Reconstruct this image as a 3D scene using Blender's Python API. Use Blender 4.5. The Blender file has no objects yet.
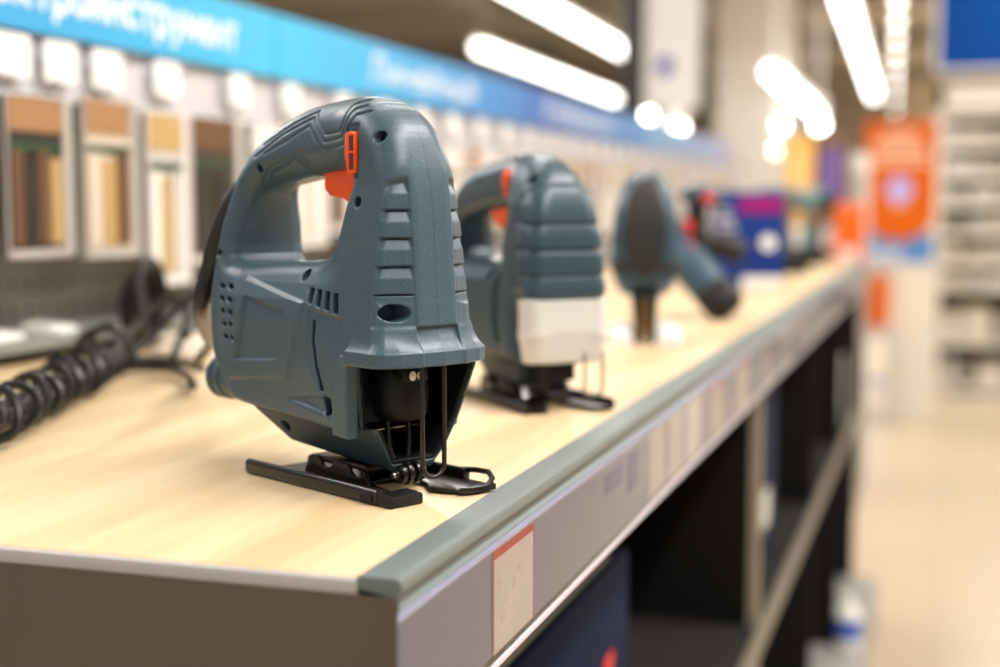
import bpy, bmesh, math, random
import numpy as np
from mathutils import Matrix, Vector
SC = bpy.context.scene
COL = SC.collection
ZS = 0.90                                   # height of the display shelf above the shop floor
# ------------------------------------------------------------------ camera (50 mm lens, crouching in the aisle)
F_PX = 1389.0; HS = 0.14                    # focal length in pixels; lens height above the shelf board
_p = math.atan((333.5-205.0)/F_PX); _yaw = math.radians(17.727)
fw = Vector((-math.sin(_yaw)*math.cos(_p), math.cos(_yaw)*math.cos(_p), -math.sin(_p)))
rt = Vector((math.cos(_yaw), math.sin(_yaw), 0)); up = rt.cross(fw)
cd = bpy.data.cameras.new('camera'); cam = bpy.data.objects.new('camera', cd); COL.objects.link(cam)
M = Matrix.Identity(4)
for i in range(3): M[i][0], M[i][1], M[i][2] = rt[i], up[i], -fw[i]
M.translation = (0, 0, ZS+HS); cam.matrix_world = M
cd.sensor_width = 36; cd.lens = 36*F_PX/1000; cd.clip_start = .05; cd.clip_end = 200
cd.dof.use_dof = True; cd.dof.focus_distance = .658; cd.dof.aperture_fstop = 3.9
SC.camera = cam
# ------------------------------------------------------------------ light of the hall
wd = bpy.data.worlds.new('hall_light'); SC.world = wd; wd.use_nodes = True
wd.node_tree.nodes['Background'].inputs[0].default_value = (.93, .965, 1.0, 1); wd.node_tree.nodes['Background'].inputs[1].default_value = .46
def area(name, loc, sx, sy, power, col, aim=None):
    l = bpy.data.lights.new(name, 'AREA'); l.shape = 'RECTANGLE'; l.size = sx; l.size_y = sy; l.energy = power; l.color = col
    o = bpy.data.objects.new(name, l); COL.objects.link(o); o.location = loc
    if aim: o.rotation_euler = (Vector(aim)-Vector(loc)).to_track_quat('-Z', 'Y').to_euler()
    return o
for i, (lx, ly, w_) in enumerate([(-2.6, .4, 105), (1.3, .7, 185), (-.9, 3.2, 60), (3.6, 3.6, 150), (-5.0, 4.5, 150), (1.2, 8.5, 170), (-3.5, 9.5, 200), (1.6, 14, 220), (-4, 14, 240), (4, 22, 420), (4, 30, 560), (4, 38, 560)]):  # last three rows are added out of view to brighten the far wall
    area('ceiling_and_fill_row', (lx, ly, 3.35), .35, 3.6, w_, (1, .975, .94))
SC.view_settings.view_transform = 'Standard'; SC.view_settings.look = 'None'; SC.view_settings.exposure = 0.12; SC.view_settings.gamma = 1
SC.view_settings.use_curve_mapping = False
SC.cycles.use_denoising = True
# ------------------------------------------------------------------ materials
def new_mat(name):
    m = bpy.data.materials.new(name); m.use_nodes = True; return m, m.node_tree.nodes, m.node_tree.links, m.node_tree.nodes['Principled BSDF']
MATS = {}
def mat(name, col, rough=.5, metal=0., noise=0., nscale=30., bump=0., bscale=400., spec=.5, trans=0., coat=0., emit=None, es=0.):
    if name in MATS: return MATS[name]
    m, N, L, b = new_mat(name)
    b.inputs['Base Color'].default_value = (*col, 1); b.inputs['Roughness'].default_value = rough; b.inputs['Metallic'].default_value = metal
    b.inputs['Specular IOR Level'].default_value = spec; b.inputs['Transmission Weight'].default_value = trans; b.inputs['Coat Weight'].default_value = coat
    if emit: b.inputs['Emission Color'].default_value = (*emit, 1); b.inputs['Emission Strength'].default_value = es
    if noise or bump:
        tc = N.new('ShaderNodeTexCoord')
    if noise:
        n = N.new('ShaderNodeTexNoise'); n.inputs['Scale'].default_value = nscale; n.inputs['Detail'].default_value = 4
        r = N.new('ShaderNodeMapRange'); r.inputs[3].default_value = 1-noise; r.inputs[4].default_value = 1+noise
        mx = N.new('ShaderNodeMix'); mx.data_type = 'RGBA'; mx.blend_type = 'MULTIPLY'; mx.inputs[0].default_value = 1; mx.inputs[6].default_value = (*col, 1)
        L.new(tc.outputs['Object'], n.inputs['Vector']); L.new(n.outputs['Fac'], r.inputs[0]); L.new(r.outputs[0], mx.inputs[7]); L.new(mx.outputs[2], b.inputs['Base Color'])
    if bump:
        n2 = N.new('ShaderNodeTexNoise'); n2.inputs['Scale'].default_value = bscale; n2.inputs['Detail'].default_value = 2
        bp = N.new('ShaderNodeBump'); bp.inputs['Strength'].default_value = bump; bp.inputs['Distance'].default_value = .001
        L.new(tc.outputs['Object'], n2.inputs['Vector']); L.new(n2.outputs['Fac'], bp.inputs['Height']); L.new(bp.outputs[0], b.inputs['Normal'])
    MATS[name] = m; return m
def speckle_plastic(name, col, rough, fleck, fscale, bump):
    """moulded plastic: eroded grain with fine pale flecks"""
    m, N, L, b = new_mat(name); tc = N.new('ShaderNodeTexCoord')
    n = N.new('ShaderNodeTexNoise'); n.inputs['Scale'].default_value = fscale; n.inputs['Detail'].default_value = 1.5
    r = N.new('ShaderNodeMapRange'); r.inputs[1].default_value = .62; r.inputs[2].default_value = .76; r.inputs[3].default_value = 0; r.inputs[4].default_value = fleck
    mx = N.new('ShaderNodeMix'); mx.data_type = 'RGBA'; mx.inputs[6].default_value = (*col, 1); mx.inputs[7].default_value = (.55, .58, .6, 1)
    L.new(tc.outputs['Object'], n.inputs['Vector']); L.new(n.outputs['Fac'], r.inputs[0]); L.new(r.outputs[0], mx.inputs[0]); L.new(mx.outputs[2], b.inputs['Base Color'])
    n2 = N.new('ShaderNodeTexNoise'); n2.inputs['Scale'].default_value = fscale*.8; n2.inputs['Detail'].default_value = 2
    bp = N.new('ShaderNodeBump'); bp.inputs['Strength'].default_value = bump; bp.inputs['Distance'].default_value = .0006
    L.new(tc.outputs['Object'], n2.inputs['Vector']); L.new(n2.outputs['Fac'], bp.inputs['Height']); L.new(bp.outputs[0], b.inputs['Normal'])
    b.inputs['Roughness'].default_value = rough; b.inputs['Specular IOR Level'].default_value = .5
    MATS[name] = m; return m
# ------------------------------------------------------------------ object helpers
def mesh(name, V, F, m=None, smooth=False):
    me = bpy.data.meshes.new(name)
    V = np.asarray(V, float)
    if isinstance(F, np.ndarray) and F.ndim == 2:
        k = F.shape[1]; me.vertices.add(len(V)); me.vertices.foreach_set('co', V.astype(np.float32).ravel())
        me.loops.add(F.size); me.loops.foreach_set('vertex_index', F.astype(np.int32).ravel())
        me.polygons.add(len(F)); me.polygons.foreach_set('loop_start', np.arange(0, F.size, k, dtype=np.int32))
        me.update(calc_edges=True); me.validate()
    else:
        me.from_pydata([tuple(v) for v in V], [], [tuple(f) for f in F]); me.update()
    if smooth: me.polygons.foreach_set('use_smooth', [True]*len(me.polygons))
    if m: me.materials.append(m)
    return me
def link(name, me, parent=None, loc=(0, 0, 0), rz=0.):
    o = bpy.data.objects.new(name, me); COL.objects.link(o); o.location = loc; o.rotation_euler = (0, 0, rz)
    if parent: o.parent = parent
    return o
def tag(o, label, cat, group=None):
    o['label'] = label; o['category'] = cat
    if group: o['group'] = group
    return o
def struct(o): o['kind'] = 'structure'; return o
def thing(name, label, cat, loc=(0, 0, 0), rz=0., group=None):
    o = link(name, None, None, loc, rz); return tag(o, label, cat, group)
class MB:
    """collects solids into one mesh"""
    def __init__(s): s.V = []; s.F = []
    def add(s, V, F):
        k = len(s.V); s.V += [tuple(v) for v in V]; s.F += [tuple(i+k for i in f) for f in F]; return s
    def box(s, x0, x1, y0, y1, z0, z1):
        V = [(x, y, z) for z in (z0, z1) for x, y in ((x0, y0), (x1, y0), (x1, y1), (x0, y1))]
        return s.add(V, [(3, 2, 1, 0), (4, 5, 6, 7), (0, 1, 5, 4), (1, 2, 6, 5), (2, 3, 7, 6), (3, 0, 4, 7)])
    def prism(s, P, a, b, axis='y'):
        """polygon P in the plane across the axis, from a to b"""
        n = len(P); A = sum(P[i-1][0]*P[i][1]-P[i][0]*P[i-1][1] for i in range(n))
        P = P if A > 0 else P[::-1]
        f = {'y': lambda p, t: (p[0], t, p[1]), 'x': lambda p, t: (t, p[0], p[1]), 'z': lambda p, t: (p[0], p[1], t)}[axis]
        V = [f(p, a) for p in P]+[f(p, b) for p in P]
        F = [tuple(range(n-1, -1, -1)), tuple(range(n, 2*n))]+[(i, (i+1) % n, n+(i+1) % n, n+i) for i in range(n)]
        if (axis == 'y') != (b < a): F = [q[::-1] for q in F]
        return s.add(V, F)
    def cyl(s, c, r, a, b, axis='z', n=20, r2=None):
        r2 = r if r2 is None else r2; V = []
        for rr, t in ((r, a), (r2, b)):
            for i in range(n):
                q = 2*math.pi*i/n; u, v = rr*math.cos(q), rr*math.sin(q)
                V.append({'z': (c[0]+u, c[1]+v, t), 'x': (t, c[0]+u, c[1]+v), 'y': (c[0]+v, t, c[1]+u)}[axis])
        F = [tuple(range(n-1, -1, -1)), tuple(range(n, 2*n))]+[(i, (i+1) % n, n+(i+1) % n, n+i) for i in range(n)]
        if b < a: F = [q[::-1] for q in F]
        return s.add(V, F)
    def lathe(s, prof, c=(0, 0, 0), axis='z', n=24):
        """profile of (radius, height) turned about an axis through c"""
        V = []; m = len(prof)
        for r, t in prof:
            for i in range(n):
                q = 2*math.pi*i/n; u, v = r*math.cos(q), r*math.sin(q)
                p = {'z': (u, v, t), 'x': (t, u, v), 'y': (v, t, u)}[axis]; V.append((p[0]+c[0], p[1]+c[1], p[2]+c[2]))
        F = [tuple(range(n-1, -1, -1)), tuple(range((m-1)*n, m*n))]
        for k in range(m-1):
            for i in range(n): j = (i+1) % n; F.append((k*n+i, k*n+j, (k+1)*n+j, (k+1)*n+i))
        return s.add(V, F)
    def tube(s, P, r, n=10, closed=False):
        P = [Vector(p) for p in P]; m = len(P); R = r if hasattr(r, '__len__') else [r]*m; V = []
        N = None
        for i, p in enumerate(P):
            a = P[(i-1) % m] if closed or i else p; b = P[(i+1) % m] if closed or i < m-1 else p
            t = (b-a).normalized()
            if N is None: N = t.orthogonal().normalized()
            N = (N-t*N.dot(t)); N = N.normalized() if N.length > 1e-6 else t.orthogonal().normalized()
            B = t.cross(N)
            for k in range(n):
                q = 2*math.pi*k/n; V.append(p+(N*math.cos(q)+B*math.sin(q))*R[i])
        F = []
        for i in range(m if closed else m-1):
            for k in range(n):
                j = (k+1) % n; a, b = i*n, ((i+1) % m)*n; F.append((a+k, a+j, b+j, b+k))
        if not closed: F += [tuple(range(n-1, -1, -1)), tuple(range((m-1)*n, m*n))]
        return s.add(V, F)
    def build(s, name, m, parent=None, loc=(0, 0, 0), rz=0., bev=0., seg=2, smooth=False, scale=1., flat=False):
        V = np.array(s.V, float)*scale
        me = mesh(name, V, s.F, None)
        if bev:
            bm = bmesh.new(); bm.from_mesh(me)
            es = [e for e in bm.edges if len(e.link_faces) == 2 and e.calc_face_angle(0) > .5]
            bmesh.ops.bevel(bm, geom=es, offset=bev, segments=seg, affect='EDGES', profile=.5, clamp_overlap=True)
            bm.to_mesh(me); bm.free()
        if (smooth or bev) and not flat:
            me.polygons.foreach_set('use_smooth', [True]*len(me.polygons))
            try: me.set_sharp_from_angle(angle=math.radians(38))
            except Exception: pass
        me.materials.append(m)
        return link(name, me, parent, loc, rz)
def dup(root, loc, rz, label, group=None):
    """copy of a thing with its parts and sub-parts"""
    r = root.copy(); COL.objects.link(r); r.location = loc; r.rotation_euler = (0, 0, rz); r['label'] = label
    if group: r['group'] = group
    for ch in list(root.children):
        c = ch.copy(); COL.objects.link(c); c.parent = r
        for g in ch.children:
            e = g.copy(); COL.objects.link(e); e.parent = c
    return r
GLYPH = {'Э': [[(0,.88),(.15,1),(.4,1),(.55,.8),(.55,.2),(.4,0),(.15,0),(0,.12)], [(.2,.5),(.55,.5)]], 'Л': [[(0,0),(.12,.1),(.18,1),(.55,1),(.55,0)]],
 'л': [[(0,0),(.1,.1),(.15,.7),(.5,.7),(.5,0)]], 'е': [[(.03,.37),(.5,.37),(.47,.58),(.27,.7),(.07,.58),(.02,.35),(.08,.12),(.27,0),(.47,.1)]],
 'к': [[(0,0),(0,.7)], [(.45,.7),(.05,.35),(.48,0)]], 'т': [[(0,.7),(.5,.7)], [(.25,.7),(.25,0)]], 'р': [[(0,-.28),(0,.7)], [(0,.55),(.15,.7),(.35,.7),(.5,.5),(.5,.2),(.35,0),(.15,0),(0,.15)]],
 'о': [[(.25,.7),(.05,.55),(0,.35),(.05,.15),(.25,0),(.45,.15),(.5,.35),(.45,.55),(.25,.7)]], 'и': [[(0,.7),(0,0)], [(0,.03),(.48,.67)], [(.48,.7),(.48,0)]],
 'н': [[(0,.7),(0,0)], [(0,.36),(.48,.36)], [(.48,.7),(.48,0)]], 'с': [[(.47,.58),(.27,.7),(.07,.58),(.01,.35),(.07,.12),(.27,0),(.47,.12)]], 'у': [[(0,.7),(.25,.05)], [(.5,.7),(.2,-.12),(.02,-.28)]],
 'м': [[(0,0),(0,.7),(.29,.2),(.58,.7),(.58,0)]], 'й': [[(0,.7),(0,0)], [(0,.03),(.48,.67)], [(.48,.7),(.48,0)], [(.12,.9),(.24,.83),(.36,.9)]], 'ы': [[(0,.7),(0,0),(.22,0),(.33,.2),(.22,.4),(0,.4)], [(.5,.7),(.5,0)]],
 'б': [[(.48,1),(.15,.9),(.03,.6),(.02,.3),(.12,.05),(.27,0),(.45,.1),(.5,.33),(.4,.55),(.2,.6),(.03,.45)]], 'з': [[(.02,.6),(.2,.7),(.4,.6),(.38,.42),(.18,.37),(.4,.3),(.43,.1),(.22,0),(.02,.1)]]}
def lettering(s, y0, y1, z0, cap, x, m, parent):
    """raised sans-serif letters on a panel facing +x, written along +y"""
    adv = [max(p[0] for st in GLYPH[c] for p in st)+.26 for c in s]; tot = sum(adv)-.26; k = (y1-y0)/tot; u = 0
    for c, a in zip(s, adv):
        b = MB(); n = 0
        for st in GLYPH[c]:
            for (p, q) in zip(st[:-1], st[1:]):
                P = np.array([y0+(u+p[0])*k, z0+p[1]*cap]); Q = np.array([y0+(u+q[0])*k, z0+q[1]*cap]); t = (Q-P)/max(np.linalg.norm(Q-P), 1e-9); w = cap*.085; nn = np.array([-t[1], t[0]])*w; P = P-t*w*.7; Q = Q+t*w*.7
                b.prism([tuple(P-nn), tuple(Q-nn), tuple(Q+nn), tuple(P+nn)], x, x+.0006+.00012*n, 'x'); n += 1
        b.build('letter', m, parent); u += a
mat('black_steel', (.007, .006, .005), .27, .0, spec=.5, bump=.10, bscale=500); mat('black_plastic', (.005, .005, .005), .5, spec=.3); mat('bright_steel', (.55, .53, .5), .25, 1.); mat('orange_plastic', (.82, .085, .008), .38)
mat('gear_navy', (.016, .034, .050), .38, bump=.1, bscale=900)
_O1 = ['first', 'second', 'third', 'fourth', 'fifth', 'sixth', 'seventh', 'eighth', 'ninth', 'tenth', 'eleventh', 'twelfth', 'thirteenth', 'fourteenth', 'fifteenth', 'sixteenth', 'seventeenth', 'eighteenth', 'nineteenth']
def ordinal(n):
    if n < 20: return _O1[n-1]
    t, u = divmod(n, 10); return ('twentieth', 'thirtieth', 'fortieth')[t-2] if u == 0 else ('twenty', 'thirty', 'forty')[t-2]+'-'+_O1[u-1]
# ------------------------------------------------------------------ distance-field modelling helpers (millimetres)
def poly_sdf(P, x, z):
    """signed distance to a closed polygon, negative inside; x, z broadcast"""
    P = np.asarray(P, float); x, z = np.broadcast_arrays(x, z)
    d = np.full(x.shape, 1e18); s = np.ones(x.shape)
    n = len(P)
    for i in range(n):
        a = P[i]; b = P[i-1]; ex, ez = b-a
        wx = x-a[0]; wz = z-a[1]
        t = np.clip((wx*ex+wz*ez)/max(ex*ex+ez*ez, 1e-12), 0, 1)
        d = np.minimum(d, (wx-ex*t)**2+(wz-ez*t)**2)
        c1 = z >= a[1]; c2 = z < b[1]; c3 = ex*wz > ez*wx
        s = np.where((c1 & c2 & c3) | (~c1 & ~c2 & ~c3), -s, s)
    return s*np.sqrt(d)
def line_dist(P, x, z):
    P = np.asarray(P, float); d = np.full(np.broadcast(x, z).shape, 1e18)
    for a, b in zip(P[:-1], P[1:]):
        ex, ez = b-a; wx = x-a[0]; wz = z-a[1]
        t = np.clip((wx*ex+wz*ez)/(ex*ex+ez*ez), 0, 1)
        d = np.minimum(d, (wx-ex*t)**2+(wz-ez*t)**2)
    return np.sqrt(d)
def spline(P, n=8, closed=True):
    """Catmull-Rom through the points"""
    P = np.asarray(P, float); m = len(P); out = []
    for i in range(m if closed else m-1):
        g = (lambda k: P[k % m]) if closed else (lambda k: P[min(max(k, 0), m-1)])
        p0, p1, p2, p3 = g(i-1), g(i), g(i+1), g(i+2)
        for j in range(n):
            t = j/n
            out.append(.5*(2*p1+(p2-p0)*t+(2*p0-5*p1+4*p2-p3)*t*t+(3*p1-p0-3*p2+p3)*t**3))
    if not closed: out.append(P[-1])
    return np.array(out)
def sstep(a, b, x):
    t = np.clip((x-a)/(b-a), 0, 1); return t*t*(3-2*t)
def smin(a, b, k):
    h = np.clip(.5+.5*(b-a)/k, 0, 1); return b+(a-b)*h-k*h*(1-h)
def smax(a, b, k): return -smin(-a, -b, k)
def extr(d2, h, W, r):
    """2-d field d2 extruded to half thickness W along h (>=0) with edge rounding r"""
    q1 = d2+r; q2 = h-W+r
    return np.minimum(np.maximum(q1, q2), 0)+np.hypot(np.maximum(q1, 0), np.maximum(q2, 0))-r
def box_sdf(x, y, z, x0, x1, y0, y1, z0, z1, r=0.):
    qx = np.abs(x-(x0+x1)/2)-(x1-x0)/2+r; qy = np.abs(y-(y0+y1)/2)-(y1-y0)/2+r; qz = np.abs(z-(z0+z1)/2)-(z1-z0)/2+r
    return np.sqrt(np.maximum(qx, 0)**2+np.maximum(qy, 0)**2+np.maximum(qz, 0)**2)+np.minimum(np.maximum(qx, np.maximum(qy, qz)), 0)-r
def axes(lo, hi, h):
    x = np.arange(lo[0], hi[0]+h, h, dtype=np.float32); y = np.arange(lo[1], hi[1]+h, h, dtype=np.float32); z = np.arange(lo[2], hi[2]+h, h, dtype=np.float32)
    return x[:, None, None], y[None, :, None], z[None, None, :]
def surface_nets(F, lo, h):
    """quads of the zero surface of a sampled field"""
    F = F.astype(np.float32); ins = F < 0
    c = np.zeros(tuple(s-1 for s in F.shape), np.uint8)
    offs = [(i, j, k) for i in (0, 1) for j in (0, 1) for k in (0, 1)]
    nx, ny, nz = F.shape
    for i, j, k in offs: c += ins[i:nx-1+i, j:ny-1+j, k:nz-1+k]
    cells = np.argwhere((c > 0) & (c < 8))
    val = {o: F[cells[:, 0]+o[0], cells[:, 1]+o[1], cells[:, 2]+o[2]] for o in offs}
    acc = np.zeros((len(cells), 3)); cnt = np.zeros(len(cells))
    for o in offs:
        for ax in range(3):
            if o[ax]: continue
            p = list(o); p[ax] = 1; a = val[o]; b = val[tuple(p)]
            m = (a < 0) != (b < 0); t = np.where(m, a/np.where(m, a-b, 1), 0)
            pt = np.tile(np.array(o, float), (len(cells), 1)); pt[:, ax] = t
            acc += pt*m[:, None]; cnt += m
    V = (cells+acc/cnt[:, None])*h+np.array(lo)
    idx = np.full(c.shape, -1, np.int64); idx[tuple(cells.T)] = np.arange(len(cells))
    Q = []
    for ax in range(3):
        a = np.take(ins, range(0, F.shape[ax]-1), ax); b = np.take(ins, range(1, F.shape[ax]), ax)
        E = np.argwhere(a != b); u, v = [(1, 2), (2, 0), (0, 1)][ax]
        ok = (E[:, u] > 0) & (E[:, v] > 0) & (E[:, u] < F.shape[u]-1) & (E[:, v] < F.shape[v]-1); E = E[ok]
        def cell(du, dv):
            G = E.copy(); G[:, u] -= du; G[:, v] -= dv; return idx[G[:, 0], G[:, 1], G[:, 2]]
        q = np.stack([cell(1, 1), cell(0, 1), cell(0, 0), cell(1, 0)], 1)
        fl = ~a[tuple(E.T)]; q[fl] = q[fl][:, ::-1]; Q.append(q)
    return V, np.concatenate(Q)
# ------------------------------------------------------------------ shape of the front jigsaw (millimetres; x forward, z up from shelf)
SAW_OUT = [(-5,60),(-6,70),(-9,82),(-10.5,100),(-12.5,130),(-15,150),(-19,165),(-26,178),(-38,188),(-55,193),(-84,192),(-106,189),(-126,182.5),(-144,174),(-155,163),(-160,149),(-162,130),(-166,108),(-169,88),(-168,66),(-162,50),(-148,40),(-130,36),(-90,34),(-37,31),(-20,45)]
SAW_HOLE = [(-149,110),(-105,111),(-76,113),(-62,123),(-55,140),(-53,153),(-64,156.5),(-90,155),(-118,152),(-141,147),(-150,130)]
def saw_fields(x, z):
    d = poly_sdf(spline(SAW_OUT, 4), x, z); hd = poly_sdf(spline(SAW_HOLE, 4), x, z)
    d2 = np.maximum(d, -hd)
    head = sstep(-72, -46, x)
    wb = np.interp(z, [20, 34, 60, 84, 93, 101, 112, 150, 175, 200], [27, 31, 33, 33, 31.5, 28, 21, 19, 17.5, 16])
    wh = np.interp(z, [20, 62, 80, 100, 125, 150, 170, 200], [33, 33, 31.5, 29.5, 26, 22.5, 21.5, 20])
    W = wb*(1-head)+wh*head
    rb = np.interp(z, [20, 45, 60, 95, 115, 140, 160, 200], [2.5, 2.5, 6, 6, 8, 12, 16, 16])
    rh = np.interp(z, [20, 80, 140, 165, 200], [4, 5, 9, 15, 17])
    r = rb*(1-head)+rh*head
    rear = sstep(-138, -160, x)
    W = W*(1-rear)+rear*np.interp(z, [20, 34, 60, 90, 112, 130, 150, 165], [25, 28, 30, 30, 28.5, 26, 21, 18])
    r = r*(1-rear)+rear*np.interp(z, [20, 110, 130, 150, 200], [9, 9, 9, 12, 14])
    r = np.minimum(r, W-.5)
    return d2, W, r
def saw_front(z): return np.interp(z, [60, 70, 82, 100, 130, 150, 160, 175, 195], [-5, -6, -9, -10.5, -12.5, -15, -15.5, -12, 6])
def saw_base(x, y, z):
    ay = np.abs(y)
    d2, W, r = saw_fields(x, z)
    d = extr(d2, ay, W, r)
    fac = .865*(x-saw_front(z))+.50*(ay-12.5)
    d = smax(d, fac, 2.)
    return d, W, fac
COLLAR = [(-3.5,-50),(-3.5,0),(-4.6,14),(-7,25),(-10.5,32),(-14,34.6),(-19,35.8),(-26,36),(-38,36),(-38,-50)]
def saw_collar(x, y, z):
    ay = np.abs(y)
    pl = poly_sdf(COLLAR, x, ay)+1.5
    t = np.clip((z-71)/16, 0, 1); inset = 9*(1-(1-t)**2.2)+4*sstep(64.8, 63, z)
    c = np.maximum(pl+inset, np.maximum(64-z, z-90))-1.
    return c
def saw_detail(h=.6):
    lo = (-186, -40, 26); x, y, z = axes(lo, (2, 40, 197), h); ay = np.abs(y)
    X2, Z2 = x[:, 0, 0][:, None], z[0, 0, :][None, :]
    d, W, fac = saw_base(x, y, z); d = d.astype(np.float32)
    S = lambda P, soft=.7: sstep(soft, -soft, poly_sdf(P, X2, Z2))
    relief = 1.5*S([(-131,102.5),(-74,92),(-87,53.5),(-141,48.5)], .9)          # raised motor cover
    relief -= 2.0*S([(-126,93),(-87.5,87),(-96.5,62.5),(-134,59.5)], .6)        # sunk name-plate field
    relief -= 1.2*S([(-69.5,89),(-44,85.7),(-44,52),(-56,44),(-72,66)], .8)     # field with the long slot
    relief -= 1.8*S([(-88,43),(-68,46),(-47,46.5),(-47,38.5),(-62,39)], 1.6)   # scoop above the lower edge
    for P in ([(-131.5,171.5),(-105.7,181),(-86,187),(-82.2,182.5),(-74.4,174.7),(-59.9,175.8),(-57.2,179.8),(-55.2,188.8),(-47.8,190.5),(-45,197)],
              [(-137,165.2),(-112.7,176),(-87,183.5),(-75.5,171.1),(-57.4,172.8),(-50.6,186),(-44.7,187.5),(-41.5,197)],
              [(-128,166.5),(-107,173),(-88.9,179.5),(-77.4,167.4),(-54.7,169.3),(-47.4,182.9),(-40,184.5),(-36.5,197)],
              [(-136,152),(-133.4,154.6),(-124.7,159.5),(-96.1,167.2),(-90.6,160),(-87,155)],
              [(-130,153),(-124.4,157),(-99.7,164),(-95.7,158.7),(-92,155)]):
        relief -= 1.15*np.exp(-(line_dist(P, X2, Z2)/.62)**2)
    d -= relief[:, None, :].astype(np.float32)
    # ribbed cheeks either side of the smooth front band
    cheek = sstep(12.2, 13.2, ay)*sstep(-22.6, -21.8, x)*sstep(81.5, 84, z)*sstep(154, 150.5, z+.25*(ay-13))
    t = np.mod((z-97.6)/13.2, 1.)
    prot = np.where(t < .07, -.7, np.where(t < .60, 1.25, 1.25*(1-(t-.60)/.40)))
    prot = np.where((z < 97.6), 1.1, prot); prot = np.where(z > 150.4, 0, prot)
    d += (cheek*(2.3-1.35*prot)).astype(np.float32)
    d += (3.0*sstep(13, 12, ay)*sstep(83.2, 82.4, z)*sstep(-30, -24, x)).astype(np.float32)
    # flared skirt, side plates
    d = smin(d, saw_collar(x, y, z).astype(np.float32), 4.5)
    pl = extr(poly_sdf([(-47.5,29.5),(-35,28.5),(-35,68),(-41,69),(-45,66),(-47.5,58)], X2, Z2)[:, None, :], ay, 35.2, 1.2)
    d = smin(d, pl.astype(np.float32), 1.2)
    # openings
    def drill(d, f2, depth): return np.maximum(d, -np.maximum(f2, (W-depth)-ay)).astype(np.float32)
    for cx, cz, rr in ((-30,171.9,2.9), (-40.5,141.4,2.7), (-133.3,159.4,2.5), (-81.1,105.2,2.9), (-159,114.5,2.2)):
        d = drill(d, (np.hypot(X2-cx, Z2-cz)-rr)[:, None, :], 9)
    d = drill(d, (line_dist([(-57,44.6),(-55,40)], X2, Z2)-2.6)[:, None, :], 9)
    d = drill(d, (line_dist([(-66,83.1),(-66.9,74.2),(-64.5,62.1),(-60.4,50.5)], X2, Z2)-1.15)[:, None, :], 6)
    for i, dep in enumerate((9, 4.2, 4.2, 4.2)):
        u = .04+.25*i; x0 = -74+27*u; zt = 99.6-2.2*u; zb = 92.6-5.5*u
        d = drill(d, poly_sdf([(x0,zt),(x0+4.3,zt-.4),(x0+5.2,zb-1),(x0+1,zb)], X2, Z2)[:, None, :], dep)
    for i in range(5):
        for j in range(2):
            zc = 97-6.6*i; xc = -151.5+1.7*i+8.2*j
            d = drill(d, (line_dist([(xc-1.6,zc+.4),(xc+1.6,zc-.4)], X2, Z2)-1.35)[:, None, :], 8+8*(xc < -148))
    ov = (np.sqrt(((-y-21.5)/6.9)**2+((z-89.6)/4.2)**2)-1)*4.2
    d = np.maximum(d, -np.maximum(ov, -27-x)).astype(np.float32)
    # recess of the lock button
    d = drill(d, (poly_sdf([(-53,178),(-43.5,178),(-42.5,153),(-51,152)], X2, Z2)-.6)[:, None, :], 1.6+6*0)
    # front bay
    d = np.maximum(d, -np.maximum(-35.5-x, z-64)).astype(np.float32)
    d = np.maximum(d, -box_sdf(x, ay, z, -58, -10, -1, 28, 10, 62.5)).astype(np.float32)
    return d, lo, h
def gear_sdf(h=.9):
    lo = (-140, -36, 6); x, y, z = axes(lo, (0, 36, 66), h); ay = np.abs(y)
    P = [(-135,40),(-107,17.5),(-80,15),(-29,11),(-26,22),(-25,34),(-14,62),(-14,63.5),(-135,63.5)]
    W = np.interp(z, [10, 20, 34, 63], [12, 19, 27, 29.5])
    d = extr(poly_sdf(P, x[:, :, 0][:, :, None], z), ay, W, 2.)
    d = np.maximum(d, -np.maximum(np.maximum(-62-x, ay-W+2.6), 15-z))
    d = np.maximum(d, -np.maximum(np.maximum(-35.5-x, y+4), 33.5-z))
    d = np.maximum(d, -np.maximum(np.hypot(x+104, z-26.5)-2.8, 14-ay))
    return d, lo, h
def liner_sdf(h=.7):
    lo = (-66, -32, 12); x, y, z = axes(lo, (0, 32, 66), h); ay = np.abs(y)
    P = [(-135,40),(-107,17.5),(-80,15),(-29,11),(-26,22),(-25,34),(-14,62),(-14,63.5),(-135,63.5)]
    W = np.interp(z, [10, 20, 34, 63], [12, 19, 27, 29.5])
    o = poly_sdf(P, x[:, :, 0][:, :, None], z); c = np.maximum(np.maximum(-62-x, ay-W+2.6), 15-z)
    e = np.maximum(np.maximum(c+.2, -(c+1.9)), np.maximum(o+.8, z-62.6))
    e = np.maximum(e, -np.maximum(np.maximum(-36-x, y+4), 33-z))
    return e, lo, h
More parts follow.
